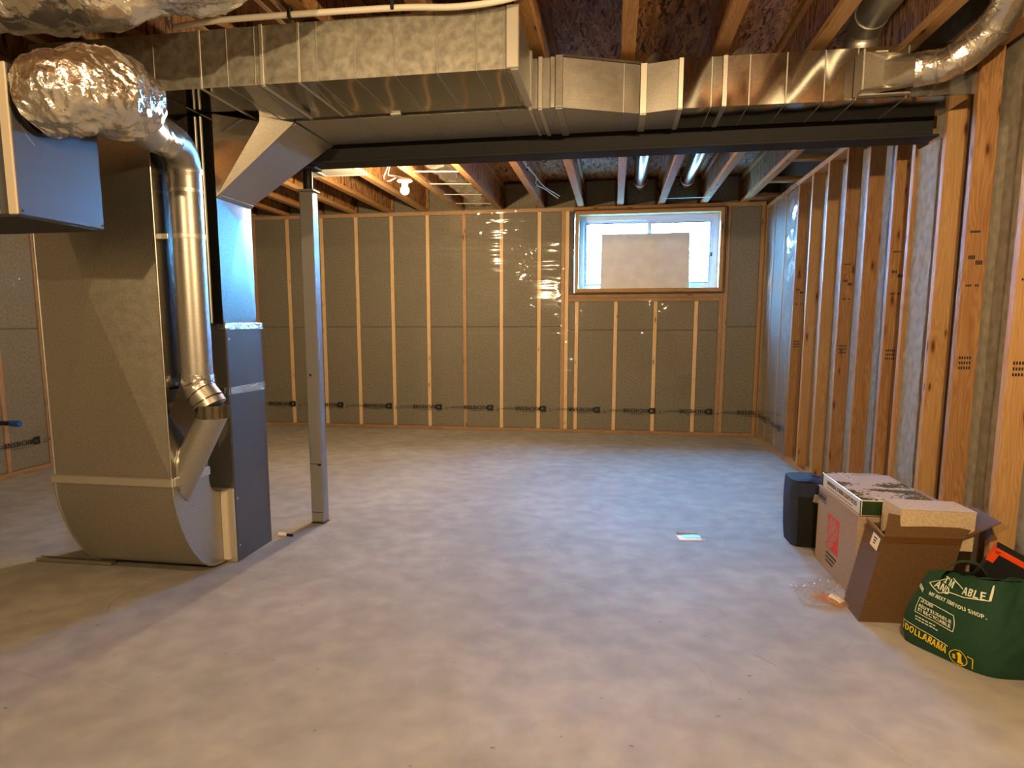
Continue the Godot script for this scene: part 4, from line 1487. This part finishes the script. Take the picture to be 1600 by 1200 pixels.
func build_small_ceiling_things() -> void:
	# white pipe lying along the return duct's upper edge
	var p := thing("white_water_pipe", "thin white plastic pipe clipped along the return duct's upper edge", "pipe")
	var st := new_st()
	tube(st, smooth_path([Vector3(-1.75, 2.343, -2.66), Vector3(-1.57, 2.345, -2.64), Vector3(-1.25, 2.345, -2.64), Vector3(-0.82, 2.338, -2.64), Vector3(-0.60, 2.325, -2.64), Vector3(-0.42, 2.335, -2.64), Vector3(-0.30, 2.37, -2.645), Vector3(-0.2, 2.44, -2.66)], 8), [0.0115], 12)
	part("pipe", st, M.pex, p)
	for x in [-1.25, -0.84]:
		st = new_st()
		bx(st, Vector3(x, 2.352, -2.640), Vector3(0.014, 0.045, 0.030), 0.003)
		part("clip", st, M.black, p)
	# white cable stapled to a joist
	var c := thing("white_cable", "white cable stapled to a joist with its cut end hanging near the window", "cable")
	st = new_st()
	tube(st, smooth_path([Vector3(-0.735, 2.43, -3.9), Vector3(-0.735, 2.44, -5.6), Vector3(-0.73, 2.46, -6.0), Vector3(-0.70, 2.44, -6.2), Vector3(-0.735, 2.44, -6.5), Vector3(-0.68, 2.45, -6.8), Vector3(-0.62, 2.43, -7.0), Vector3(-0.585, 2.42, -7.12)], 6), [0.006], 8)
	part("cable", st, M.cable, c)
	st = new_st()
	tube(st, smooth_path([Vector3(-0.742, 2.47, -3.9), Vector3(-0.742, 2.48, -5.8), Vector3(-0.736, 2.50, -6.4), Vector3(-0.69, 2.47, -6.75), Vector3(-0.60, 2.45, -7.05), Vector3(-0.57, 2.445, -7.16)], 6), [0.005], 8)
	part("cable", st, M.cable, c)
	part("staple", box(Vector3(-0.742, 2.46, -5.9), Vector3(0.016, 0.05, 0.014), 0.002), M.black, c)
	part("staple", box(Vector3(-0.740, 2.455, -6.5), Vector3(0.016, 0.05, 0.014), 0.002), M.black, c)
	# perforated hanger strap over the window
	var s := thing("perforated_strap", "perforated metal strap nailed across two joists over the window", "strap")
	st = new_st()
	for k in 27:
		var x := 0.44 + 0.0165 * k
		var q := Vector3(x, JOIST - 0.002, -7.06)
		bx(st, q + Vector3(0, 0, 0.0075), Vector3(0.0165, 0.0015, 0.005))
		bx(st, q - Vector3(0, 0, 0.0075), Vector3(0.0165, 0.0015, 0.005))
		bx(st, q + Vector3(0.0055, 0, 0), Vector3(0.0055, 0.0015, 0.011))
	part("strap", st, M.cleat, s)
	# white panel under the joists by the post
	var w := thing("framed_hatch", "thin white framed hatch fixed under the joists behind the post", "panel")
	part("panel", lh(Vector3(-2.47, JOIST - 0.014, -5.46), Vector3(-1.98, JOIST - 0.002, -4.55), 0.002), M.hatch, w)
	st = new_st()
	bx(st, Vector3(-2.225, JOIST - 0.018, -5.45), Vector3(0.49, 0.010, 0.02), 0.002)
	bx(st, Vector3(-1.99, JOIST - 0.018, -5.0), Vector3(0.02, 0.010, 0.88), 0.002)
	bx(st, Vector3(-2.33, JOIST - 0.018, -5.0), Vector3(0.02, 0.010, 0.88), 0.002)
	part("frame", st, M.hatch, w)

# ---------------------------------------------------------------- things along the right wall
func build_boxes() -> void:
	# navy fabric case with a black front
	var n := thing("fabric_case", "navy blue fabric case with a black front behind the logo carton", "case", Vector3(1.09, 0, -3.83))
	var st := new_st()
	grid(st, 48, 24, func(u: float, v: float):
		var a: float = TAU * fmod(u, 1.0)
		var e := 0.42
		var cx: float = signf(cos(a)) * pow(absf(cos(a)), e)
		var cz: float = signf(sin(a)) * pow(absf(sin(a)), e)
		var y := 0.335 * v
		var bulge := 1.0 + 0.06 * sin(PI * clampf(v * 0.9, 0, 1)) + 0.02 * noise_a.get_noise_2d(a * 1.3, y * 9.0)
		return Vector3(cx * 0.140 * bulge, y + 0.012 * cx * -1.0 * v, cz * 0.12 * bulge - 0.03 * v))
	grid(st, 48, 5, func(u: float, v: float):
		var a: float = TAU * fmod(u, 1.0)
		var e := 0.42
		var k := 1.0 - v
		return Vector3(signf(cos(a)) * pow(absf(cos(a)), e) * 0.140 * k, 0.335 + 0.018 * sqrt(v) - 0.012 * signf(cos(a)) * k, signf(sin(a)) * pow(absf(sin(a)), e) * 0.12 * k - 0.03))
	part("shell", st, M.navy, n)
	st = new_st()
	grid(st, 10, 12, func(u: float, v: float): return Vector3(lerpf(-0.118, 0.135, u), lerpf(0.010, 0.268, v), 0.122 + 0.008 * sin(PI * v) - 0.03 * v * 0.8 + 0.004))
	part("front_panel", st, M.black_cloth, n)
	part("tag", box(Vector3(-0.02, 0.262, 0.116), Vector3(0.05, 0.042, 0.012), 0.003, Basis(Vector3.BACK, -0.2)), M.cream, n)

	# carton with the orange square
	var b := thing("cardboard_box", "closed moving carton with an orange square printed on its side", "box", Vector3(1.245, 0, -3.285), "cardboard boxes by the right wall")
	var h := 0.368
	part("body", box(Vector3(0, h / 2, 0), Vector3(0.44, h, 0.565), 0.004), M.card_grey, b)
	part("flap", box(Vector3(0, h + 0.003, 0.143), Vector3(0.45, 0.004, 0.28), 0.001), M.card_grey, b)
	part("flap", box(Vector3(0, h + 0.003, -0.143), Vector3(0.45, 0.004, 0.28), 0.001), M.card_grey, b)
	var fx := -0.2206
	st = new_st()
	bx(st, Vector3(fx, 0.195, -0.03), Vector3(0.001, 0.165, 0.165))
	var sq := part("orange_square", st, M.orange, b)
	st = new_st()
	var rows := [["THE", 0.034, Vector2(-0.036, 0.046)], ["HOME", 0.040, Vector2(-0.018, 0.012)], ["DEPOT", 0.040, Vector2(0.010, -0.028)]]
	for r in rows:
		var t := text_mesh(r[0], r[1])
		var bs := Basis(Vector3.UP, -PI / 2) * Basis(Vector3.BACK, 0.72)
		stamp(st, t, Transform3D(bs, Vector3(fx - 0.001, 0.195 + r[2].y, -0.03 + r[2].x)))
	part("square_lettering", st, M.card_grey, sq)
	st = new_st()
	for k in 3:
		for i in 7 - k:
			bx(st, Vector3(fx, 0.088 - 0.020 * k, -0.10 + 0.022 * i), Vector3(0.0008, 0.009, 0.017))
	part("small_print", st, M.print_dark, b)
	st = new_st()
	for q in [[0.345, 0.004, -0.215, 0.12], [0.307, 0.004, -0.215, 0.12]]:
		bx(st, Vector3(fx, q[0], q[2]), Vector3(0.0008, q[1], q[3]))
	for z in [-0.275, -0.155]:
		bx(st, Vector3(fx, 0.326, z), Vector3(0.0008, 0.042, 0.004))
	for i in 8:
		bx(st, Vector3(fx, 0.326, -0.262 + 0.013 * i), Vector3(0.0008, 0.022, 0.008))
	part("stamped_frame", st, M.print_dark, b)

	# flat printed box lying on it
	var f := thing("flat_box", "flat glossy box with a garden picture lying on the logo carton", "box", Vector3(1.175, h + 0.0065, -3.27))
	part("body", box(Vector3(0, 0.033, 0), Vector3(0.29, 0.066, 0.55), 0.002), M.gloss_card, f)
	st = new_st()
	poly(st, [Vector3(-0.144, 0.0668, -0.274), Vector3(0.144, 0.0668, -0.274), Vector3(0.144, 0.0668, 0.274), Vector3(-0.144, 0.0668, 0.274)], Vector3.UP, Vector3.BACK, Vector2(0.5, 0.5))
	part("printed_lid", st, M.leafy, f)
	st = new_st()
	var t2 := text_mesh("UNIVERSAL STRING LIGHT POLES", 0.019)
	stamp(st, t2, Transform3D(Basis(Vector3.UP, -PI / 2), Vector3(-0.1455, 0.036, 0.015)))
	for i in 18:
		bx(st, Vector3(-0.1452, 0.013, -0.18 + 0.02 * i), Vector3(0.0006, 0.004, 0.015))
	part("side_lettering", st, M.print_dark, f)
	st = new_st()
	bx(st, Vector3(-0.1453, 0.033, -0.262), Vector3(0.0006, 0.062, 0.02))
	part("end_print", st, M.end_print, f)
	st = new_st()
	bx(st, Vector3(-0.1453, 0.033, 0.268), Vector3(0.0006, 0.062, 0.012))
	part("end_print", st, M.end_print, f)
	st = new_st()
	bx(st, Vector3(0.0, 0.033, 0.2752), Vector3(0.284, 0.060, 0.0006))
	part("end_print", st, M.end_print, f)

	# crushed brown carton leaning to the right, its flaps open
	var c := thing("cardboard_box", "leaning open brown carton holding a cream box, behind the green bag", "box", Vector3(0.978, 0, -2.785), "cardboard boxes by the right wall")
	var hh := 0.352
	var lean := Vector3(0.070, hh, 0.0)
	var P := [Vector3(0, 0, 0), Vector3(0.285, 0, -0.015), Vector3(0.285, 0, -0.20), Vector3(0.004, 0, -0.20)]
	st = new_st()
	for i in 4:
		var a: Vector3 = P[i]
		var d: Vector3 = P[(i + 1) % 4]
		var out: Vector3 = ((a + d) * 0.5 - Vector3(0.14, 0, -0.1))
		poly(st, [a, d, d + lean, a + lean], out)
		var ins := out.normalized() * -0.004
		poly(st, [a + ins, d + ins, d + lean + ins, a + lean + ins], -out)
	poly(st, P, Vector3.DOWN)
	part("body", st, M.card_dark, c)
	var tl := []
	for q in P:
		tl.append(q + lean)
	var fh := Vector3(0.018, 0.088, -0.02)
	st = flap([tl[0], tl[1], tl[1] + fh + Vector3(0.01, -0.055, 0.01), tl[0] + fh])
	part("flap", st, M.card_dark, c)
	st = flap([tl[1], tl[2], tl[2] + Vector3(0.105, 0.085, 0.0), tl[1] + Vector3(0.115, 0.075, 0.02)])
	part("flap", st, M.card_dark, c)
	st = flap([tl[3], tl[0], tl[0] + Vector3(-0.012, 0.022, -0.045), tl[3] + Vector3(-0.012, 0.03, 0.03)])
	part("flap", st, M.card, c)
	st = new_st()
	# tape along the fold
	var tp := Vector3(0, 0, 0.0016)
	poly(st, [tl[0] * 0.93 + tp, tl[1] + Vector3(-0.01, -0.024, 0) + tp, tl[1] + tp, tl[0] + tp], Vector3.BACK)
	part("fold_tape", st, M.tape, c)
	st = new_st()
	var so := Vector3(-0.0016, 0, 0)
	var e0 := Vector3(0.055, 0.285, -0.02)
	poly(st, [e0 + so, e0 + so + Vector3(0.0, 0.008, -0.075), e0 + so + Vector3(0.012, 0.058, -0.075), e0 + so + Vector3(0.012, 0.05, 0.0)], Vector3.LEFT)
	var lab := part("label", st, M.sticker, c)
	st = new_st()
	for k in 3:
		bx(st, e0 + Vector3(0.0015 + 0.0025 * k, 0.022 + 0.010 * k, -0.04), Vector3(0.0008, 0.005, 0.02 + 0.006 * k))
	part("label_print", st, M.print_dark, lab)

	# cream box sitting in it
	var w := thing("cream_box", "plain cream box sticking up out of the brown carton", "box", Vector3(1.235, 0.300, -2.885))
	w.rotation = Vector3(0.0, 0.06, -0.02)
	part("body", box(Vector3(0, 0.078, 0), Vector3(0.272, 0.156, 0.165), 0.003), M.cream, w)
	st = new_st()
	bx(st, Vector3(0, 0.1565, 0), Vector3(0.274, 0.002, 0.167), 0.0005)
	part("lid", st, M.cream, w)

func flap(q: Array) -> SurfaceTool:
	var st := new_st()
	var n: Vector3 = (q[1] - q[0]).cross(q[3] - q[0]).normalized() * 0.002
	poly(st, [q[0] + n, q[1] + n, q[2] + n, q[3] + n], n)
	poly(st, [q[0] - n, q[1] - n, q[2] - n, q[3] - n], -n)
	for i in 4:
		var a: Vector3 = q[i]
		var b: Vector3 = q[(i + 1) % 4]
		poly(st, [a - n, b - n, b + n, a + n], (a + b) * 0.5 - (q[0] + q[1] + q[2] + q[3]) * 0.25)
	return st

# ---------------------------------------------------------------- green shopping bag
const BAG_LOW := [Vector2(1.055, -2.675), Vector2(1.243, -2.375), Vector2(1.455, -2.39), Vector2(1.40, -2.70)]
const BAG_TOP := [Vector2(1.125, -2.67), Vector2(1.262, -2.46), Vector2(1.44, -2.45), Vector2(1.39, -2.68)]

func bag_point(x: float, z: float, v: float) -> Vector3:
	# x, z in -1..1 on a rounded square; front edge is z = -1
	var a := (x + 1.0) * 0.5
	var b := (z + 1.0) * 0.5
	var k := smoothstep(0.0, 1.0, v) * 0.55 + v * 0.45
	var f := []
	for i in 4:
		f.append(BAG_LOW[i].lerp(BAG_TOP[i], k))
	var p: Vector2 = f[0].lerp(f[1], a).lerp(f[3].lerp(f[2], a), b)
	var mid: Vector2 = (f[0] + f[1] + f[2] + f[3]) * 0.25
	p = mid + (p - mid) * (0.93 + 0.14 * sin(PI * clampf(v * 0.85 + 0.08, 0, 1)))
	var top := 0.30 - 0.035 * (1.0 - a) + 0.01 * a
	var y := v * top
	var fold := 0.012 * noise_a.get_noise_3d(p.x * 7.0, y * 5.0 - p.x * 3.0, p.y * 7.0) * smoothstep(0.0, 0.2, v)
	return Vector3(p.x + fold, maxf(y, 0.002), p.y + fold)

func bag_front(a: float, v: float, lift: float) -> Vector3:
	var x := clampf(-1.0 + 2.0 * a, -0.999, 0.999)
	var z := -pow(1.0 - pow(absf(x), 5.0), 1.0 / 5.0)
	var p := bag_point(x, z, v)
	var n := Vector3(-0.85, 0.12, 0.52).normalized()
	return p + n * lift

func bag_text(st: SurfaceTool, s: String, a0: float, a1: float, v0: float, high: float, slope: float) -> void:
	# from a0 to a1 along the front, v0 the middle line at a0, high a share of the bag's height
	var t := text_mesh(s, 0.02, true)
	var arr := t.surface_get_arrays(0)
	var vs: PackedVector3Array = arr[Mesh.ARRAY_VERTEX]
	var lo := vs[0]
	var hi := vs[0]
	for p in vs:
		lo = lo.min(p)
		hi = hi.max(p)
	var ix = arr[Mesh.ARRAY_INDEX]
	var order: PackedInt32Array = ix if ix != null else PackedInt32Array(range(vs.size()))
	for i in range(0, order.size(), 3):
		var q := []
		for k in 3:
			var p := vs[order[i + k]]
			var f := (p.x - lo.x) / (hi.x - lo.x)
			var g := (p.y - lo.y) / (hi.y - lo.y) - 0.5
			q.append(bag_front(lerpf(a0, a1, f), v0 + g * high + slope * (a1 - a0) * f, 0.004 + p.z))
		poly(st, q, Vector3(-0.85, 0.1, 0.52))

func bag_line(st: SurfaceTool, pts: Array, wide := 0.003) -> void:
	for i in pts.size() - 1:
		var a: Vector2 = pts[i]
		var b: Vector2 = pts[i + 1]
		for k in 8:
			var p := a.lerp(b, k / 8.0)
			var q := a.lerp(b, (k + 1) / 8.0)
			var d := Vector2((q - p).x * 0.31, (q - p).y * 0.30).normalized()
			var o := Vector2(-d.y / 0.31, d.x / 0.30) * wide * 0.5
			poly(st, [bag_front(p.x - o.x, p.y - o.y, 0.0045), bag_front(q.x - o.x, q.y - o.y, 0.0045), bag_front(q.x + o.x, q.y + o.y, 0.0045), bag_front(p.x + o.x, p.y + o.y, 0.0045)], Vector3(-0.85, 0.1, 0.52))

func build_bag() -> void:
	var b := thing("shopping_bag", "slumped dark green reusable shopping bag with white and yellow lettering", "bag")
	var st := new_st()
	var ring := func(u: float) -> Vector2:
		var t := fmod(u, 1.0) * 4.0
		var i := int(t) % 4
		var f := (t - int(t)) * 2.0 - 1.0
		var q: Vector2 = [Vector2(f, -1), Vector2(1, f), Vector2(-f, 1), Vector2(-1, -f)][i]
		var m := pow(pow(absf(q.x), 5.0) + pow(absf(q.y), 5.0), 0.2)
		return q / m
	grid(st, 120, 40, func(u: float, v: float):
		var q: Vector2 = ring.call(u)
		return bag_point(q.x, q.y, v), true)
	# the mouth folded in
	grid(st, 120, 8, func(u: float, v: float):
		var q: Vector2 = ring.call(u)
		var p := bag_point(q.x, q.y, 1.0)
		var m := bag_point(0, 0, 1.0)
		return p.lerp(m + Vector3(0, -0.03, 0), v) + Vector3(0, 0.012 * sin(PI * minf(v * 1.6, 1.0)) + 0.01 * noise_a.get_noise_3d(p.x * 12.0, v * 4.0, p.z * 12.0), 0), true)
	grid(st, 60, 4, func(u: float, v: float):
		var q: Vector2 = ring.call(u)
		return bag_point(q.x * (1.0 - v), q.y * (1.0 - v), 0.0), false)
	part("sack", st, M.green_cloth, b)
	# handles: one flopped at the left, one standing at the right
	st = new_st()
	var strap := func(into: SurfaceTool, ctrl: Array, w: Vector3):
		var path := smooth_path(ctrl, 8)
		grid(into, path.size() - 1, 2, func(u: float, v: float): return path[int(round(u * (path.size() - 1)))] + w * (v - 0.5))
	strap.call(st, [Vector3(1.175, 0.265, -2.60), Vector3(1.195, 0.315, -2.58), Vector3(1.225, 0.338, -2.57), Vector3(1.27, 0.335, -2.56), Vector3(1.30, 0.30, -2.55)], Vector3(-0.03, 0.01, 0.06))
	part("handle", st, M.green_cloth, b)
	st = new_st()
	strap.call(st, [Vector3(1.40, 0.27, -2.46), Vector3(1.425, 0.38, -2.53), Vector3(1.437, 0.435, -2.56), Vector3(1.447, 0.43, -2.54), Vector3(1.452, 0.35, -2.48), Vector3(1.445, 0.26, -2.44)], Vector3(0.015, 0.0, 0.04))
	part("handle", st, M.green_cloth, b)
	# print
	st = new_st()
	bag_line(st, [Vector2(0.466, 0.96), Vector2(0.261, 0.86), Vector2(0.428, 0.755), Vector2(0.559, 0.79), Vector2(0.745, 0.77), Vector2(0.963, 0.785), Vector2(0.977, 0.95)])
	bag_line(st, [Vector2(0.521, 0.97), Vector2(0.707, 0.86)])
	bag_text(st, "I'M", 0.419, 0.577, 0.94, 0.085, -0.35)
	bag_text(st, "AND", 0.345, 0.549, 0.865, 0.085, -0.35)
	bag_text(st, "ABLE", 0.707, 0.940, 0.845, 0.085, -0.10)
	bag_text(st, "REME", 0.121, 0.233, 0.80, 0.045, -0.60)
	bag_text(st, "ME NEXT TIME YOU SHOP.", 0.335, 0.931, 0.725, 0.042, -0.18)
	bag_line(st, [Vector2(0.224, 0.645), Vector2(0.670, 0.545), Vector2(0.652, 0.365), Vector2(0.224, 0.450), Vector2(0.224, 0.645)], 0.0025)
	bag_text(st, "JE SUIS", 0.252, 0.419, 0.605, 0.040, -0.2)
	bag_text(st, "RÉUTILISABLE", 0.252, 0.633, 0.550, 0.048, -0.2)
	bag_text(st, "ET RECYCLABLE", 0.252, 0.624, 0.490, 0.042, -0.2)
	for k in 2:
		for i in 6 + k:
			var a := 0.235 + 0.036 * i
			bag_line(st, [Vector2(a, 0.40 - 0.035 * k - 0.2 * (a - 0.235)), Vector2(a + 0.028, 0.40 - 0.035 * k - 0.2 * (a - 0.207))], 0.004)
	bag_line(st, [Vector2(0.112, 0.18), Vector2(0.103, 0.295), Vector2(0.614, 0.18)], 0.0025)
	part("white_print", st, M.print_white, b)
	st = new_st()
	bag_text(st, "DOLLARAMA", 0.135, 0.600, 0.215, 0.085, -0.19)
	bag_text(st, "$", 0.666, 0.703, 0.098, 0.06, -0.1)
	# coin mark: ring with a heavy numeral one
	var rp := []
	for i in 21:
		var an := TAU * i / 20.0
		rp.append(Vector2(0.726 + 0.088 * cos(an), 0.10 + 0.085 * sin(an)))
	bag_line(st, rp, 0.0025)
	bag_line(st, [Vector2(0.717, 0.135), Vector2(0.745, 0.155), Vector2(0.745, 0.06)], 0.011)
	bag_line(st, [Vector2(0.717, 0.05), Vector2(0.777, 0.05)], 0.007)
	bag_line(st, [Vector2(0.819, 0.155), Vector2(0.861, 0.145), Vector2(0.852, 0.03)], 0.0025)
	part("yellow_print", st, M.print_yellow, b)
	# dark case with orange corner tape sticking out of the bag's mouth
	var k := thing("dark_case", "dark boxy case with orange corner tape standing in the green bag", "case", Vector3(1.345, 0.225, -2.62))
	k.rotation = Vector3(0.1, -0.5, -0.45)
	part("body", box(Vector3(0, 0.075, 0), Vector3(0.13, 0.17, 0.07), 0.004), M.black_cloth, k)
	st = new_st()
	bx(st, Vector3(0.0, 0.152, 0.036), Vector3(0.128, 0.020, 0.002), 0.0005)
	bx(st, Vector3(-0.055, 0.130, 0.036), Vector3(0.020, 0.05, 0.002), 0.0005)
	bx(st, Vector3(-0.0655, 0.13, 0.0), Vector3(0.002, 0.06, 0.066), 0.0005)
	part("corner_tape", st, M.orange_tape, k)

# ---------------------------------------------------------------- things on the floor
func build_floor_things() -> void:
	var w := thing("plastic_wrapping", "clear crinkled plastic wrapping on the floor at the brown carton's foot", "wrapping", Vector3(0.915, 0, -3.02))
	var st := new_st()
	grid(st, 56, 40, func(u: float, v: float):
		var a := (u - 0.5) * 2.0
		var b := (v - 0.5) * 2.0
		var r := sqrt(a * a + b * b)
		var y := 0.055 * maxf(0.0, 1.0 - r * r * 0.9) * (0.5 + 0.9 * noise_b.get_noise_2d(a * 2.2, b * 2.2 + 7.0)) + 0.004 + 0.022 * absf(noise_a.get_noise_2d(a * 6.0, b * 6.0))
		return Vector3(a * 0.115 + 0.01 * noise_a.get_noise_1d(b * 3.0), maxf(y, 0.002), b * 0.115 + 0.012 * noise_a.get_noise_1d(a * 4.0)), true)
	part("film", st, M.wrap, w)
	var e := thing("paper_parcel", "small brown and white paper parcel inside the clear wrapping", "parcel", Vector3(0.925, 0, -2.985))
	st = new_st()
	grid(st, 20, 14, func(u: float, v: float):
		var a := (u - 0.5) * 2.0
		var b := (v - 0.5) * 2.0
		var y := 0.026 * sqrt(maxf(0.0, 1.0 - b * b)) * (1.0 - pow(absf(a), 3.0)) + 0.002 * noise_a.get_noise_2d(a * 4.0, b * 4.0)
		var p := Vector3(a * 0.075, maxf(y, 0.001), b * 0.03)
		return Basis(Vector3.UP, -0.85) * p, true)
	part("brown_fold", st, M.brown_paper, e)
	st = new_st()
	grid(st, 10, 10, func(u: float, v: float):
		var a := u * 0.7 + 0.12
		var b := (v - 0.5) * 1.5
		var y := 0.030 * sqrt(maxf(0.0, 1.0 - b * b * 0.8)) * (1.0 - pow(absf(a), 3.0)) + 0.003
		return Basis(Vector3.UP, -0.85) * Vector3(a * 0.075, y, b * 0.026), true)
	part("white_fold", st, M.sticker, e)

	var p := thing("booklet", "small white booklet with a dark picture lying open on the floor", "booklet", Vector3(0.43, 0, -3.775))
	p.rotation.y = 0.12
	part("pages", box(Vector3(0, 0.003, 0), Vector3(0.125, 0.006, 0.10), 0.001), M.sticker, p)
	st = new_st()
	bx(st, Vector3(0.012, 0.0068, -0.012), Vector3(0.095, 0.0014, 0.055))
	part("picture", st, M.photo_dark, p)
	st = new_st()
	grid(st, 8, 4, func(u: float, v: float): return Vector3(lerpf(-0.06, 0.062, u), 0.007 + 0.010 * v * v * (1.0 - u * 0.6), lerpf(-0.030, -0.05, v)), true)
	part("curled_page", st, M.card_grey, p)
	var s := thing("white_pellet", "tiny white pellet on the floor beside the booklet", "pellet", Vector3(0.505, 0.006, -3.735))
	st = new_st()
	lathe(st, Vector3.ZERO, Vector3.UP, [Vector2(0, -0.006), Vector2(0.005, -0.004), Vector2(0.006, 0), Vector2(0.005, 0.004), Vector2(0, 0.006)], 10)
	part("pellet", st, M.white, s)

	var r := thing("metal_channel", "narrow grey metal channel lying on the floor under the boot", "channel", Vector3(-2.61, 0, -2.872))
	st = new_st()
	bx(st, Vector3(0, 0.0015, 0), Vector3(0.42, 0.003, 0.034), 0.0005)
	bx(st, Vector3(0, 0.010, 0.016), Vector3(0.42, 0.020, 0.002), 0.0005)
	bx(st, Vector3(0, 0.010, -0.016), Vector3(0.42, 0.020, 0.002), 0.0005)
	part("channel", st, M.dull, r)
	# legs that carry the boot just off the slab
	var c := thing("wood_chip", "small pale wood offcut on the floor at the far wall's plate", "offcut", Vector3(-0.177, 0, -7.355))
	part("chip", box(Vector3(0, 0.009, 0), Vector3(0.04, 0.018, 0.026), 0.003, Basis(Vector3.UP, 0.4)), M.wood0, c)
	var t := thing("drain_fitting", "tiny white drain fitting with a black end on the floor by the furnace", "fitting", Vector3(-1.80, 0.011, -3.44))
	st = new_st()
	tube(st, [Vector3(-0.02, 0, 0), Vector3(0.03, 0, 0)], [0.011], 14)
	part("sleeve", st, M.white, t)
	st = new_st()
	tube(st, [Vector3(0.03, -0.002, 0), Vector3(0.065, -0.002, 0.005)], [0.008], 12)
	part("plug", st, M.rubber, t)
	# capped pipe jutting in at the far left
	var b := thing("capped_pipe", "black pipe stub with a blue cap jutting in at the far left", "pipe", Vector3(-4.2, 0.475, -4.17))
	st = new_st()
	tube(st, [Vector3(-0.36, 0, 0), Vector3(0, 0, 0)], [0.018], 18)
	part("pipe", st, M.rubber, b)
	st = new_st()
	tube(st, [Vector3(-0.01, 0, 0), Vector3(0.055, 0, 0), Vector3(0.06, 0, 0)], [0.024, 0.024, 0.02], 18)
	part("cap", st, M.blue_cap, b)
